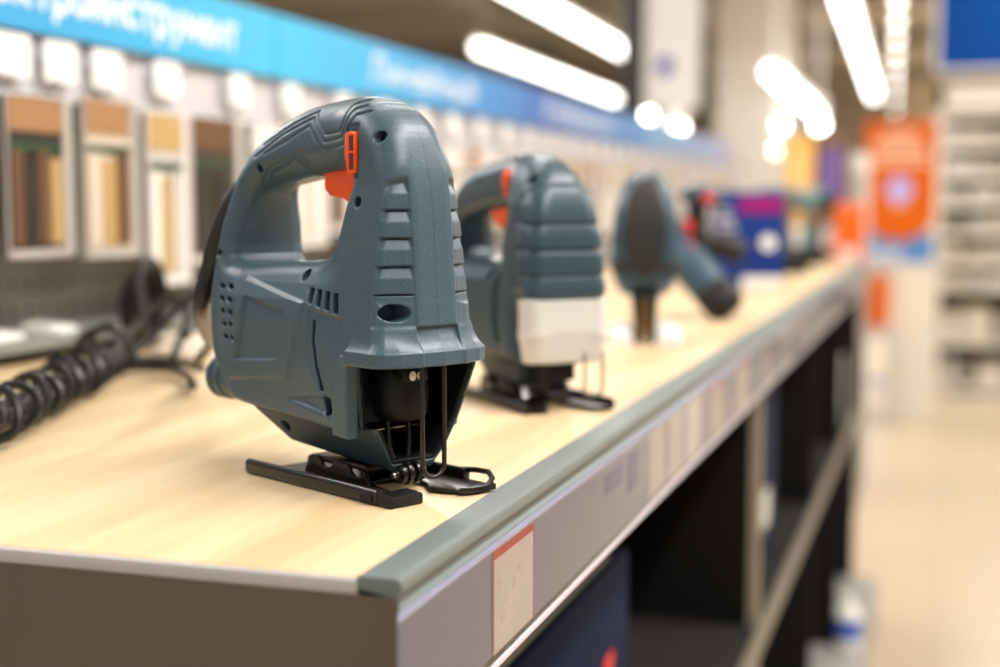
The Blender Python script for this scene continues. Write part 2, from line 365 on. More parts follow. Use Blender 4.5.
def front_jigsaw(loc, rz):
    root = thing('jigsaw', 'nearest blue grey corded jigsaw, in sharp focus, with ribbed front and orange switches', 'jigsaw', loc, rz)
    k = .001
    MP = speckle_plastic('blue_grey_plastic', (.046, .084, .112), .36, .36, 2300, .16)
    d, lo, h = saw_detail(); V, Q = surface_nets(d, lo, h)
    body = link('housing', mesh('housing', V*k, Q, MP, True), root)
    # parting line of the two half shells down the front
    xs = np.arange(lo[0], lo[0]+d.shape[0]*h, h)[:d.shape[0]]; j0 = int(round((0-lo[1])/h)); st = []
    for zz in np.arange(73, 176, 2.):
        kz = int(round((zz-lo[2])/h)); ins = np.where(d[:, j0, kz] < 0)[0]
        i = ins[-1]; a, b = d[i, j0, kz], d[i+1, j0, kz]; st.append((xs[i]+h*a/(a-b)+.06, zz))
    V = [(p[0], s, p[1]) for p in st for s in (-.16, .16)]
    F = [(2*i, 2*i+1, 2*i+3, 2*i+2) for i in range(len(st)-1)]
    link('parting_line', mesh('parting_line', np.array(V)*k, F, mat('seam_dark', (.03, .045, .055), .6)), root)
    d, lo, h = gear_sdf(); V, Q = surface_nets(d, lo, h)
    gear = link('gear_housing', mesh('gear_housing', V*k, Q, mat('gear_navy', (.022, .042, .058), .38, bump=.1, bscale=900), True), root)
    d, lo, h = liner_sdf(); V, Q = surface_nets(d, lo, h)
    link('bay_liner', mesh('bay_liner', V*k, Q, mat('liner_black', (.004, .0045, .005), .6, spec=.25), True), gear)
    BK = mat('black_steel', (.012, .011, .010), .32, .0, spec=.7, bump=.12, bscale=500)
    BP = mat('black_plastic', (.008, .008, .008), .5)
    CH = mat('bright_steel', (.55, .53, .5), .25, 1.)
    OR = mat('orange_plastic', (.82, .085, .008), .38)
    # black discs in the holes, standing in for the shade deep inside
    for cx, cz, w in ((-30,171.9,15), (-40.5,141.4,19), (-133.3,159.4,13), (-81.1,105.2,17.5), (-56,42.5,25)):
        for s in (1, -1):
            b = MB().cyl((cx, cz), 2.55, -s*w, -s*(w-2), 'y', 16); b.build('hole_shade_disc', BP, root, scale=k)
    # lock button on the side, trigger under the grip
    lk = MB(); lk.prism([(-50.5,174),(-46.5,175.2),(-43.5,174.4),(-42.8,155.5),(-48.5,154.5),(-50.8,164)], -16, -23.6)
    lk.build('lock_button', OR, root, bev=.0007, scale=k)
    lr = MB(); lr.box(-46.6, -43.4, -24.2, -18, 164.6, 165.7)
    lr.build('button_rib', OR, root, scale=k)
    lw = MB(); lw.box(-46.5, -43.6, -23.9, -18, 157, 173); lw.build('button_slot', mat('slot_dark', (.09, .006, .003), .6), root, scale=k)
    tr = MB(); tr.prism([(-88,160),(-58,160),(-58,147),(-62,141.2),(-65,141.8),(-68,140.6),(-72,143),(-84,144.5),(-88.5,148)], -8.2, 8.2)
    tr.build('trigger', OR, root, bev=.0012, scale=k)
    # dust port at the back
    pr = [(9.5,-140),(11.5,-165),(11.5,-172),(12.6,-173),(12.6,-176),(11.6,-177),(11.6,-179.5),(12.6,-180.5),(12.6,-183.5),(11,-185.5),(8.6,-185.5),(8.6,-176),(0,-176)]
    pp = MB().lathe([(r, t) for r, t in pr][::-1], (0, -9, 44.5), 'x', 32); pp.build('dust_port', MP, root, smooth=True, scale=k)
    # plunger, blade clamp, guide fork, roller
    pg = MB().lathe([(12.5,60),(13.5,57),(14,46),(13,38),(11.5,35.5),(0,35)][::-1], (-37, -1, 0), 'z', 28); pg.box(-46, -30, -13, 11, 52, 62)
    pg.build('plunger_sleeve', BP, root, bev=.0006, scale=k)
    for yy in (-7.5, -2.5):
        MB().lathe([(1.9,-21.6),(1.9,-20),(2.3,-19.4),(0,-19.2)], (0, yy, 58.5), 'x', 14).build('clamp_screw', CH, root, smooth=True, scale=k)
    MB().box(-26, -20.5, -12, 3, 55.5, 62).build('blade_clamp', BP, root, bev=.0008, scale=k)
    for yy in (-9.5, 3.5):
        MB().tube([(-37,yy,37),(-36,yy,24),(-35,yy+(-1.5 if yy < 0 else 1.5)*-1.2,17),(-33,yy*.45,12)], 1.5, 8).build('guide_fork', BK, root, smooth=True, scale=k)
    MB().cyl((-44, 30), .9, -24, 20, 'y', 10).build('guide_pin', CH, root, smooth=True, scale=k)
    rl = MB()
    for y0, y1, r in ((-13,-10.5,2.2), (-10.5,-7.2,4.6), (-7.2,-4.6,5.6), (-4.6,-2,3.6), (-2,1,5.6), (1,4,4.4)): rl.cyl((-27, 10), r, y0, y1, 'y', 20)
    rl.build('blade_roller', BK, root, bev=.0004, scale=k)
    MB().cyl((-27, 10), 1.5, -14.2, -12.6, 'y', 12).build('roller_pin', CH, root, scale=k)
    # bent wire finger guard
    wr = [(-12,-7.5,66),(-12,-7.5,40),(-12,-7.5,16)]
    wr += [(-12, -7.5*math.cos(q)+.0, 16-6.3*math.sin(q)) for q in np.linspace(0, math.pi, 13)[1:-1]]
    wr += [(-12,7.5,16),(-12,7.5,40),(-12,7.5,66)]
    wr = [(a, b*.92-1.2, c) for a, b, c in wr]
    MB().tube(wr, 1.25, 10).build('wire_guard', BK, root, smooth=True, scale=k)
    # pressed steel foot
    ft = MB()
    ft.prism([(-118,-31),(-30,-31),(-14,-30),(-14,-20),(-24,-16),(-40,-13),(-52,-8),(-52,8),(-44,13),(-30,10),(-22,4),(-12,6),(-4,12),(-2,30),(-10,32),(-30,32),(-118,31)], 1.2, 2.8, 'z')
    foot = ft.build('foot_plate', BK, root, bev=.0004, scale=k)
    MB().prism([(-33.5,0),(-35,2),(-35,6),(-34,7.6),(-31.8,7.9),(-30.6,7),(-30.6,2.4),(-31.5,0)], -124, -14, 'x').build('side_rail', BK, foot, bev=.0005, scale=k)
    MB().prism([(33.5,0),(35,2),(35,6),(34,7.6),(31.8,7.9),(30.6,7),(30.6,2.4),(31.5,0)], -124, -26, 'x').build('side_rail', BK, foot, bev=.0005, scale=k)
    c = MB(); c.box(-15, -3.5, -34.5, -14.5, 0, 5.6); c.prism([(-27,-35),(-14,-35),(-10,-30),(-10,-26),(-27,-26)], 0, 6.4, 'z'); c.build('end_cap', BP, foot, bev=.0012, scale=k)
    cc = MB(); cc.box(-13, -5, -31, -17, 5.5, 6.6); cc.build('cap_pad', BK, foot, bev=.0004, scale=k)
    MB().box(-24, -17, -35.6, -34, 2, 5.4).build('rail_slot', mat('void_black', (.002, .002, .002), .8), foot, scale=k)
    MB().tube([(-34,33,6),(-20,33.5,7.6),(-10,33,8),(-4,30,6),(-2,25,3.4),(-3,15,2.6)], 1.5, 8).build('front_loop', BK, foot, smooth=True, scale=k)
    MB().prism([(-4,8),(-.5,14),(0,29),(-4,31),(-6,29),(-6.5,14)], 1.2, 4.2, 'z').build('front_lip', BK, foot, bev=.0006, scale=k)
    # tilt bracket between foot and gear housing
    br = MB(); br.prism([(-96,2),(-92,12),(-84,13),(-81,11),(-79.5,8),(-75,7.4),(-72,9.5),(-71,12.5),(-58,11.5),(-56,8),(-53,6.2),(-48,6.6),(-46,9),(-45,10),(-42,2)], -17.5, -15.5)
    br.prism([(-96,2),(-92,12),(-45,10),(-42,2)], 15.5, 17.5); br.box(-92, -46, -16, 16, 9.5, 12.5)
    br.build('tilt_bracket', BK, foot, bev=.0005, scale=k)
    MB().cyl((-68, 0), 4, 9, 16, 'z', 6).build('bracket_bolt', BK, foot, scale=k)
    return root
# ------------------------------------------------------------------ the other tools on the shelf (millimetres in their own frames)
def simple_foot(root, k, BK, L=118, w=32, cap=True):
    f = MB(); f.prism([(-L,-w),(-10,-w),(-4,-w*.6),(-22,-10),(-50,-8),(-50,8),(-22,9),(-4,w*.5),(0,w*.9),(-10,w),(-L,w)], 1.5, 3.4, 'z')
    foot = f.build('foot_plate', BK, root, bev=.0005, scale=k)
    for s in (-1, 1): MB().prism([(s*(w+2.5),0),(s*(w+3),5),(s*(w+1.5),8),(s*(w-.6),7.4),(s*(w-.6),0)], -L-4, -8, 'x').build('side_rail', BK, foot, bev=.0006, scale=k)
    return foot
def second_jigsaw(loc, rz):
    root = thing('jigsaw', 'second jigsaw in line, dark blue with a milky clear guard over its blade bay', 'jigsaw', loc, rz); k = .001; h = 1.2
    lo = (-192, -38, 24); x, y, z = axes(lo, (2, 38, 182), h); ay = np.abs(y); X2, Z2 = x[:, 0, 0][:, None], z[0, 0, :][None, :]
    P = spline([(-9,76),(-8.5,95),(-10,118),(-15,142),(-26,161),(-44,173),(-70,177),(-100,175),(-138,169),(-168,155),(-182,128),(-186,95),(-182,62),(-160,42),(-100,36),(-56,30),(-36,30),(-31,34),(-31,70),(-24,75)], 4)
    H = spline([(-166,102),(-110,101),(-76,103),(-65,122),(-62,136),(-80,137),(-120,134),(-160,126)], 4)
    d2 = np.maximum(poly_sdf(P, X2, Z2), -poly_sdf(H, X2, Z2)); hd = sstep(-72, -48, X2)
    W = (1-hd)*np.interp(Z2, [24, 40, 88, 104, 140, 180], [27, 33, 33, 21, 19, 17])+hd*np.interp(Z2, [24, 76, 110, 140, 165, 180], [32, 32.5, 31, 28, 22, 19])
    r = (1-hd)*np.interp(Z2, [24, 90, 130, 180], [6, 8, 14, 16])+hd*np.interp(Z2, [24, 120, 160, 180], [13, 14, 18, 18.5])
    d = extr(d2[:, None, :], ay, W[:, None, :], r[:, None, :])
    t = np.mod((z-74.)/17.6, 1.); prot = np.where(t < .09, -1.6, np.where(t < .62, .9, .9*(1-(t-.62)/.38)))
    d = d+sstep(-33, -31.5, x)*sstep(128.5, 127.5, z)*(1.-prot)+1.2*np.exp(-(line_dist([(-33,128),(-31,142),(-22,152),(-5,156)], X2, Z2)/1.3)**2)[:, None, :]
    def drill(d, f2, dep): return np.maximum(d, -np.maximum(f2[:, None, :], (W-dep)[:, None, :]-ay))
    d = drill(d, np.hypot(X2+30, Z2-156)-3.0, 17); d = drill(d, np.hypot(X2+118, Z2-156)-2.6, 8)
    d = drill(d, line_dist([(-56,92),(-60,76),(-60,58),(-55,46)], X2, Z2)-2.4, 6); d = drill(d, line_dist([(-74,88),(-70,94)], X2, Z2)-3.2, 7)
    V, Q = surface_nets(d, lo, h)
    link('housing', mesh('housing', V*k, Q, speckle_plastic('deep_blue_plastic', (.026, .056, .076), .36, .1, 2600, .1), True), root)
    OR = MATS['orange_plastic']; BK = MATS['black_steel']; BP = MATS['black_plastic']
    MB().prism([(-67,164),(-62,165),(-59.5,162),(-60,146),(-65,145),(-68,155)], -15, -23.5).build('lock_button', OR, root, bev=.0015, scale=k)
    MB().prism([(-112,142),(-80,142),(-80,131),(-84,124),(-91,122),(-106,127),(-112,133)], -11, 11).build('trigger', OR, root, bev=.0015, scale=k)
    # milky guard shell
    lo2 = (-38, -38, 28); x, y, z = axes(lo2, (2, 38, 80), 1.2); ay = np.abs(y)
    w = np.interp(z, [28, 34, 50, 77], [27, 28.5, 31, 31.8]); xf = np.interp(z, [28, 40, 55, 77], [-12, -10, -8, -9])
    q = np.maximum(x-xf, -31.2-x); e = np.maximum(extr(q, ay, w, 9.), np.maximum(33-z, z-76.5)); e = np.maximum(e, -np.maximum(extr(q+2.2, ay, w-2.2, 7.), z-74))
    e = e-.8*np.exp(-((z-52)/3.)**2)*sstep(14, 20, ay)
    V, Q = surface_nets(e, lo2, 1.2)
    m, N, L, b = new_mat('milky_guard'); b.inputs['Base Color'].default_value = (.80, .78, .74, 1); b.inputs['Roughness'].default_value = .28; b.inputs['Transmission Weight'].default_value = .25
    link('blade_guard', mesh('blade_guard', V*k, Q, m, True), root)
    MB().box(-44, -20, -12, 10, 20, 33.5).build('blade_clamp', BP, root, bev=.001, scale=k)
    for yy in (-9, 5): MB().tube([(-30,yy,30),(-29,yy,14),(-28,yy*.4,6)], 2.4, 8).build('guide_fork', BK, root, smooth=True, scale=k)
    MB().cyl((-28, 9), 5, -8, 6, 'y', 16).build('blade_roller', BK, root, scale=k)
    MB().tube([(-10,12,40),(-10,12,16)]+[(-10, 19-7*math.cos(a), 16-6*math.sin(a)) for a in np.linspace(.2, math.pi-.2, 8)]+[(-10,26,16),(-10,26,40)], 1.2, 8).build('wire_guard', MATS['bright_steel'], root, smooth=True, scale=k)
    foot = simple_foot(root, k, BK)
    b = MB(); b.prism([(-110,3),(-106,17),(-90,18),(-86,11),(-78,11),(-75,17),(-52,15),(-46,3)], -22, -16); b.prism([(-110,3),(-106,17),(-52,15),(-46,3)], 16, 22); b.box(-104, -52, -17, 17, 13, 18); b.build('tilt_bracket', BK, foot, bev=.0006, scale=k)
    MB().cyl((-86, 9), 3, -24.5, -21.5, 'y', 14).build('bracket_pin', MATS['bright_steel'], foot, scale=k)
    g = MB(); g.prism([(-140,40),(-108,17),(-50,14),(-46,33),(-60,45),(-140,45)], -19, 19); g.build('gear_housing', MATS['gear_navy'], root, bev=.002, scale=k)
    return root
def third_jigsaw(loc, rz):
    root = thing('jigsaw', 'third jigsaw, seen head on, with a big dark rubber pad on its nose', 'jigsaw', loc, rz); k = .001; h = 1.6
    lo = (-160, -38, 34); x, y, z = axes(lo, (6, 38, 170), h); ay = np.abs(y); X2, Z2 = x[:, 0, 0][:, None], z[0, 0, :][None, :]
    P = spline([(-10,56),(-4,66),(-3,95),(-7,125),(-18,150),(-38,163),(-70,164),(-105,158),(-135,142),(-146,112),(-150,80),(-140,56),(-100,46),(-50,44)], 4)
    H = spline([(-126,98),(-90,96),(-62,100),(-54,118),(-60,130),(-90,130),(-122,122)], 4)
    d2 = np.maximum(poly_sdf(P, X2, Z2), -poly_sdf(H, X2, Z2))
    W = np.interp(Z2, [34, 55, 70, 105, 130, 150, 170], [22, 28, 31.5, 31.5, 28.5, 23, 18])
    d = extr(d2[:, None, :], ay, W[:, None, :], np.interp(Z2, [34, 60, 120, 150, 170], [8, 12, 15, 18, 17.5])[:, None, :])
    V, Q = surface_nets(d+.9*np.exp(-((np.mod(z-60, 14)-7)/1.4)**2)*(z < 100)*sstep(-45, -40, x), lo, h)
    link('housing', mesh('housing', V*k, Q, mat('steel_blue_plastic', (.022, .056, .09), .4, bump=.1), True), root)
    RB = mat('brown_black_rubber', (.013, .011, .010), .62, bump=.2)
    pad = (np.sqrt((ay/20.5)**2+((z-112)/47.)**2)-1)*20; e = np.maximum(np.abs(d-.6)-2.4, np.maximum(pad, -48-x))
    V, Q = surface_nets(e, lo, h); link('nose_pad', mesh('nose_pad', V*k, Q, RB, True), root)
    rg = np.maximum(np.abs(d-.4)-1.8, np.maximum(np.abs(z-74)-4.5, -40-x)); V, Q = surface_nets(rg, lo, h); link('rubber_band', mesh('rubber_band', V*k, Q, RB, True), root)
    g = MB(); g.prism([(-14,50),(14,50),(10,14),(-10,14)], -70, -18, 'x'); g.build('gear_housing', MATS['gear_navy'], root, bev=.003, scale=k)
    MB().box(-24, -14, -5, 5, 4, 44).build('blade_clamp', mat('brass_brown', (.16, .09, .03), .4, .6), root, bev=.001, scale=k)
    for s in (-1, 1): MB().prism([(s*6,0),(s*11,0),(s*11,40),(s*6,46)], -30, -12, 'x').build('guide_fork', MATS['black_steel'], root, bev=.001, scale=k)
    for s in (-1, 1):
        MB().prism([(s*10,0),(s*36,0),(s*36,5),(s*30,13),(s*14,14)], -105, -3, 'x').build('foot_shoe', mat('pale_shoe', (.88, .89, .92), .3), root, bev=.002, scale=k)
    return root
def fourth_tool(loc, rz):
    root = thing('power_tool', 'blue power tool with black grip and red switches, lying behind the third jigsaw', 'power tool', loc, rz); k = .001
    BL = mat('grey_blue_plastic', (.022, .060, .09), .42); BK = MATS['black_plastic']; RD = mat('red_plastic', (.62, .02, .02), .4); RB = MATS['brown_black_rubber']
    a = Vector((-40, -36, 84)); b = Vector((4, 14, 24)); t = (b-a).normalized()
    MB().tube([a-t*22, a-t*16, a, a+t*30, b-t*6, b], [10, 20, 25, 26, 25, 24], 24).build('motor_barrel', BL, root, smooth=True, scale=k)
    e = MB().tube([b-t*16, b-t*14, b+t*14, b+t*18], [25.2, 26, 24.5, 19], 24).build('end_cap', BK, root, smooth=True, scale=k)
    for i in range(6):
        q = i*math.pi/3; n = t.orthogonal().normalized(); m_ = t.cross(n); c = b+t*18.2+(n*math.cos(q)+m_*math.sin(q))*12
        MB().tube([c, c+t*.8], 3, 8).build('vent_hole', mat('void_black', (.002, .002, .002), .8), e, scale=k)
    MB().tube([(-34,-8,70),(-34,-12,90),(-36,-16,115),(-40,-14,140),(-44,-8,150)], [15, 12.5, 12, 13, 12], 18).build('grip', BK, root, smooth=True, scale=k)
    MB().tube([(-46,-32,148),(-44,-22,153),(-42,-6,154),(-44,10,148),(-46,18,138)], [8, 11, 12, 11, 7], 18).build('top_cover', BL, root, smooth=True, scale=k)
    MB().tube([(-28,-8,147),(-27,-1,149),(-28,6,146)], [5, 6.5, 5], 12).build('lock_button', RD, root, smooth=True, scale=k)
    MB().tube([(-24,-24,121),(-22,-24,112),(-24,-23,104)], [4.5, 6, 4.5], 12).build('trigger', RD, root, smooth=True, scale=k)
    MB().tube([(-20,-22,92),(-18,-20,84)], [6, 6], 12).build('badge', RD, root, smooth=True, scale=k)
    MB().tube([(-40,-6,88),(-42,10,90),(-44,30,86),(-44,44,80),(-44,47,79)], [12, 16, 17, 15, 10], 20).build('side_handle', RB, root, smooth=True, scale=k)
    return root
def drill(label, loc, rz, body):
    root = thing('cordless_drill', label, 'drill', loc, rz); k = .001; BK = MATS['black_plastic']
    MB().tube([(-75,0,150),(-70,0,150),(-30,0,150),(20,0,150),(40,0,150)], [16, 25, 28, 27, 20], 18).build('motor_body', body, root, smooth=True, scale=k)
    MB().tube([(40,0,150),(62,0,150),(82,0,150)], [18, 19, 10], 16).build('chuck', BK, root, smooth=True, scale=k)
    MB().tube([(-30,0,132),(-36,0,90),(-44,0,40)], [17, 15, 17], 16).build('grip', body, root, smooth=True, scale=k)
    MB().box(-86, -8, -30, 30, 0, 42).build('battery', BK, root, bev=.005, scale=k)
    MB().tube([(-14,0,122),(-18,0,105)], [6, 6], 10).build('trigger', MATS['orange_plastic'], root, smooth=True, scale=k)
    return root
# ------------------------------------------------------------------ the hall
def plane_box(name, x0, x1, y0, y1, z0, z1, m): return struct(MB().box(x0, x1, y0, y1, z0, z1).build(name, m))
def floor_mat():
    m, N, L, b = new_mat('floor_tile'); tc = N.new('ShaderNodeTexCoord'); mp = N.new('ShaderNodeMapping')
    br = N.new('ShaderNodeTexBrick'); br.offset = 0; br.inputs['Scale'].default_value = 1.6; br.inputs['Mortar Size'].default_value = .004; br.inputs['Brick Width'].default_value = .5
    br.inputs['Color1'].default_value = (.60, .48, .34, 1); br.inputs['Color2'].default_value = (.57, .455, .32, 1); br.inputs['Mortar'].default_value = (.42, .33, .24, 1)
    n = N.new('ShaderNodeTexNoise'); n.inputs['Scale'].default_value = .8
    mx = N.new('ShaderNodeMix'); mx.data_type = 'RGBA'; mx.blend_type = 'MULTIPLY'; mx.inputs[0].default_value = .25
    L.new(tc.outputs['Object'], br.inputs['Vector']); L.new(tc.outputs['Object'], n.inputs['Vector']); L.new(br.outputs['Color'], mx.inputs[6]); L.new(n.outputs['Fac'], mx.inputs[7]); L.new(mx.outputs[2], b.inputs['Base Color'])
    b.inputs['Roughness'].default_value = .32; return m
plane_box('floor', -14, 9, -5, 46, -.1, 0, floor_mat())
CEIL = mat('ceiling_taupe', (.62, .55, .45), .9, noise=.12, nscale=.6)
plane_box('ceiling', -14, 9, -5, 46, 4.3, 4.4, CEIL)
WALL = mat('wall_cream', (.76, .69, .58), .8, noise=.05, nscale=.8)
plane_box('wall_back', -14, 9, 46, 46.2, 0, 4.3, WALL)
plane_box('wall_left', -14.2, -14, -5, 46, 0, 4.3, WALL); plane_box('wall_right', 9, 9.2, -5, 46, 0, 4.3, WALL)
BEAM = mat('beam_grey', (.36, .33, .28), .8)
for i, yy in enumerate((7.5, 11.5, 16, 21, 27, 34)): plane_box('trim_%d' % (i+1), -14, 9, yy, yy+.3, 3.95, 4.3, BEAM)
plane_box('trim_7', -3.6, -3.3, -5, 46, 3.9, 4.15, mat('duct_pale', (.55, .53, .5), .5)); plane_box('trim_8', -6.6, -6.3, -5, 46, 3.8, 3.95, BEAM)
COLM = mat('column_paint', (.86, .84, .82), .7, noise=.04, nscale=1.5)
o = MB().box(-3.17, -2.10, 20, 20.9, 0, 4.3).build('column', COLM, bev=.02); struct(o); o.name = 'trim_9'
o = MB().box(-1.25, -.28, 37, 37.5, 0, 4.3).build('column', mat('column_cream', (.80, .72, .60), .7), bev=.02); struct(o); o.name = 'trim_10'
# strip lights: emitting tube under a white tray
EM = mat('tube_glow', (1, 1, 1), .5, emit=(1, .97, .90), es=7); TRAY = mat('tray_white', (.8, .79, .76), .5)
def strip(x, y0, y1, z, w, label, ang=0.):
    t = thing('strip_light', label, 'ceiling light', (x, y0, z), ang, 'strip lights under the ceiling'); L = y1-y0
    MB().box(-w*.7, w*.7, 0, L, .05, .1).build('tray', TRAY, t); MB().tube([(0, 0, 0), (0, .02, 0), (0, L-.02, 0), (0, L, 0)], [w*.3, w*.5, w*.5, w*.3], 12).build('tube', EM, t, smooth=True)
    for q in (.2, L-.2): MB().cyl((0, q), .008, .1, 4.3-z, 'z', 6).build('hanger', TRAY, t)
zl = ZS+HS+1.9
strip(-3.72, 11.6, 17.2, zl, .13, 'uppermost of the two long strip lights above the blue header', math.radians(1.7))
strip(-5.46, 16.2, 24.7, zl, .13, 'lower of the two long strip lights above the blue header', math.radians(1.7))
strip(-1.235, 10.25, 15.4, ZS+HS+.95, .09, 'short slanted strip light right of the pale square column', math.radians(1.0))
strip(-.94, 12.6, 25.4, zl, .15, 'strip light running almost straight up, beside the row of spotlights', math.radians(1.4))
SP = mat('spot_glow', (1, 1, 1), .5, emit=(1, .96, .88), es=14)
SPR = mat('row_glow', (1, 1, 1), .5, emit=(1, .96, .88), es=5.5)
def spot(x, y, z, r, label, group=None):
    t = thing('spotlight', label, 'ceiling light', (x, y, z), 0, group)
    MB().lathe([(r*1.15, .25), (r*1.2, .02), (r, 0), (0, .005)][::-1], (0, 0, 0), 'z', 16).build('can', TRAY, t, smooth=True)
    MB().lathe([(0, -r*1.8), (r*.55, -r*1.6), (r*.9, -r*1.0), (r*.95, -r*.5), (r*.9, 0), (0, .01)], (0, 0, 0), 'z', 16).build('lens', SPR if group else SP, t, smooth=True)
    MB().cyl((0, 0), .01, .2, 4.3-z, 'z', 6).build('stem', TRAY, t)
for i, yy in enumerate((13.6, 15.0, 16.6, 18.4, 20.4, 22.8, 25.6, 29)):
    spot(-.035*yy, yy, zl, .04, '%s round spotlight counted from the top in the straight row left of the blue sign' % ordinal(i+1), 'row of round spotlights')
for (x, y, z, r, lab) in ((-3.12, 15, ZS+HS+1.0, .07, 'round lamp glowing at the foot of the dark post, left one of the pair'), (-2.8, 15.1, ZS+HS+.87, .08, 'round lamp glowing under the white banner, right one of the pair'),
                     (-1.74, 15.5, ZS+HS+.90, .05, 'round lamp glowing just right of the pale square column, upper one'), (-1.76, 15.2, ZS+HS+.60, .024, 'round lamp glowing just right of the pale square column, lower one'),
                     (-1.33, 15.6, ZS+HS+.90, .06, 'faint round lamp above the brown and purple goods')): spot(x, y, z, r, lab)
# hanging banner, post, blue sign
bn = thing('hanging_banner', 'white hanging banner with a small blue mark, beside the dark post', 'banner', (-1.345, 7, ZS+.62))
MB().box(-.155, .155, -.008, .008, 0, .75).build('cloth', mat('banner_white', (.86, .86, .87), .6), bn)
MB().cyl((-.02, .215), .045, -.012, -.0081, 'y', 20).build('emblem', mat('banner_blue', (.02, .09, .5), .5), bn)
MB().cyl((0, .76), .012, -.16, .16, 'x', 8).build('rod', TRAY, bn)
for s in (-1, 1): MB().cyl((s*.13, 0), .003, .76, 4.3-ZS-.62, 'z', 5).build('cord', TRAY, bn)
tag(MB().tube([(-1.31, 6, 0), (-1.31, 6, .02), (-1.31, 6, .03), (-1.31, 6, 4.3)], [.1, .1, .05, .05], 12).build('post', mat('post_dark', (.02, .026, .026), .6)), 'thin dark upright post left of the white banner', 'post')
bs = thing('hanging_sign', 'large plain blue sign hanging in the top right corner', 'sign', (-.075, 9.5, ZS+1.005))
MB().box(0, 1.6, -.02, .02, 0, .8).build('panel', mat('sign_blue', (.004, .052, .24), .9, spec=.1), bn if False else bs); 
fr = MB(); fr.box(-.015, 1.615, -.025, .025, -.02, 0); fr.box(-.02, 0, -.025, .025, -.02, .8); fr.build('frame', TRAY, bs)
for q in (.2, 1.4): MB().cyl((q, 0), .004, .8, 4.3-ZS-1.005, 'z', 5).build('wire', TRAY, bs)
# white rack on the right with pale cartons
RK = mat('rack_white', (.78, .74, .66), .5)
rk = thing('store_rack', 'tall white shelving rack filled with pale cartons at the right edge', 'rack', (-.07, 8, 0)); zr = ZS
LV = [-.85, -.60, -.30, -.17, -.0, .155, .31, .475, .64]
for s in (0., .97): MB().box(s, s+.05, 0, .06, 0, zr+.78).build('upright', RK, rk)
for l in LV: MB().box(.05, .97, 0, .45, zr+l-.03, zr+l).build('shelf_panel', RK, rk)
MB().box(0, 1.02, .45, .47, 0, zr+.78).build('back_panel', mat('rack_back', (.02, .018, .014), .9, spec=.1), rk); MB().box(0, 1.02, 0, .45, zr+.66, zr+.78).build('top_fascia', mat('fascia_cream', (.82, .76, .66), .6), rk)
random.seed(4)
CM = [mat('carton_white', (.80, .78, .73), .6), mat('carton_grey', (.55, .53, .49), .6), mat('carton_beige', (.62, .55, .42), .6), mat('carton_dark', (.16, .14, .11), .6)]
NM = ['bottom', 'second lowest', 'third lowest', 'fourth lowest', 'fifth lowest', 'fourth highest', 'third highest', 'second highest', 'top']
for li, l in enumerate(LV[:-1]):
    hgt = LV[li+1]-l-.03; x = -.01; ci = 0
    while x < .85:
        w = random.uniform(.07, .15); hh = hgt*random.uniform(.5, .68)
        c = random.choices(CM, [6, 3, 2, .6] if li > 3 else [1.5, 3, 5, 1.5])[0]
        ci += 1; b = thing('carton', '%s carton, %s from the left on the %s shelf of the white rack' % (['white', 'grey', 'beige', 'dark brown'][CM.index(c)], ordinal(ci), NM[li]), 'carton', (x, 8.05, zr+l), 0, 'cartons on the %s rack shelf' % NM[li])
        MB().box(0, w, 0, .3, 0, hh).build('body', c, b, bev=.003, seg=1); MB().box(w*.2, w*.8, -.0015, 0, hh*.3, hh*.7).build('sticker', CM[(CM.index(c)+1) % 3], b)
        x += w+random.uniform(.008, .03)
# orange promotion stand in front of the rack
OP = mat('poster_orange', (.74, .135, .003), .6, spec=.2); ps = thing('promotion_stand', 'cream promotion stand with a bright orange poster and a pale violet disc', 'display stand', (-.215, 7, 0))
MB().box(-.02, .165, .0, .35, 0, ZS-.142).build('cabinet', mat('stand_cream', (.80, .74, .62), .6), ps)
pt = MB(); pt.prism([(-.165, .06)]+[(.165*math.sin(a), .10-.13*math.cos(a)) for a in np.linspace(-1.35, 1.35, 13)]+[(.165, .06), (.165, .54), (-.165, .54)], .0, .012); pt.build('poster', OP, ps, loc=(0, -.02, ZS))
MB().box(-.165, .165, -.004, .03, ZS-.14, ZS+.0).build('blue_strip', mat('strip_blue', (.10, .27, .62), .5), ps)
MB().box(-.15, .02, -.006, -.004, ZS-.13, ZS-.075).build('strip_print', mat('strip_pale', (.55, .62, .75), .5), ps)
MB().cyl((.0, ZS+.215), .058, -.026, -.0205, 'y', 28).build('disc', mat('disc_violet', (.52, .50, 1.0), .4), ps)
MB().cyl((.0, ZS+.165), .04, -.0245, -.0202, 'y', 24).build('pink_disc', mat('disc_pink', (.85, .45, .30), .4), ps)  # smaller pink disc, partly behind the violet one
for i, (a, b_) in enumerate(((-.13, .13), (-.11, .12), (-.13, .10), (-.08, .08))):
    MB().box(a, b_, -.0225, -.0201, ZS+.33+.045*i, ZS+.355+.045*i).build('print_line', mat('poster_pale', (.92, .62, .42), .5), ps)
for i, (x, z0) in enumerate(((-.345, .46), (-.275, .45))):
    b = thing('orange_bottle', ['orange bottle on the low step beside the cream stand, left one', 'orange bottle on the low step beside the cream stand, right one'][i], 'bottle', (x, 6.80, z0), 0, 'orange bottles')
    MB().lathe([(.031, 0), (.034, .02), (.034, .20), (.024, .24), (.016, .25), (.016, .28), (0, .28)], (0, 0, 0), 'z', 18).build('bottle_body', OP, b, smooth=True); MB().cyl((0, 0), .024, .28, .31, 'z', 14).build('cap', CM[0], b)
lb = thing('step_stand', 'low grey step beside the cream stand, carrying the orange bottles', 'stand', (-.315, 6.78, 0)); MB().box(-.085, .09, -.05, .12, .42, .46).build('top', CM[1], lb)
for a in (-.075, .07): MB().box(a, a+.015, -.04, .11, 0, .42).build('leg', CM[1], lb)
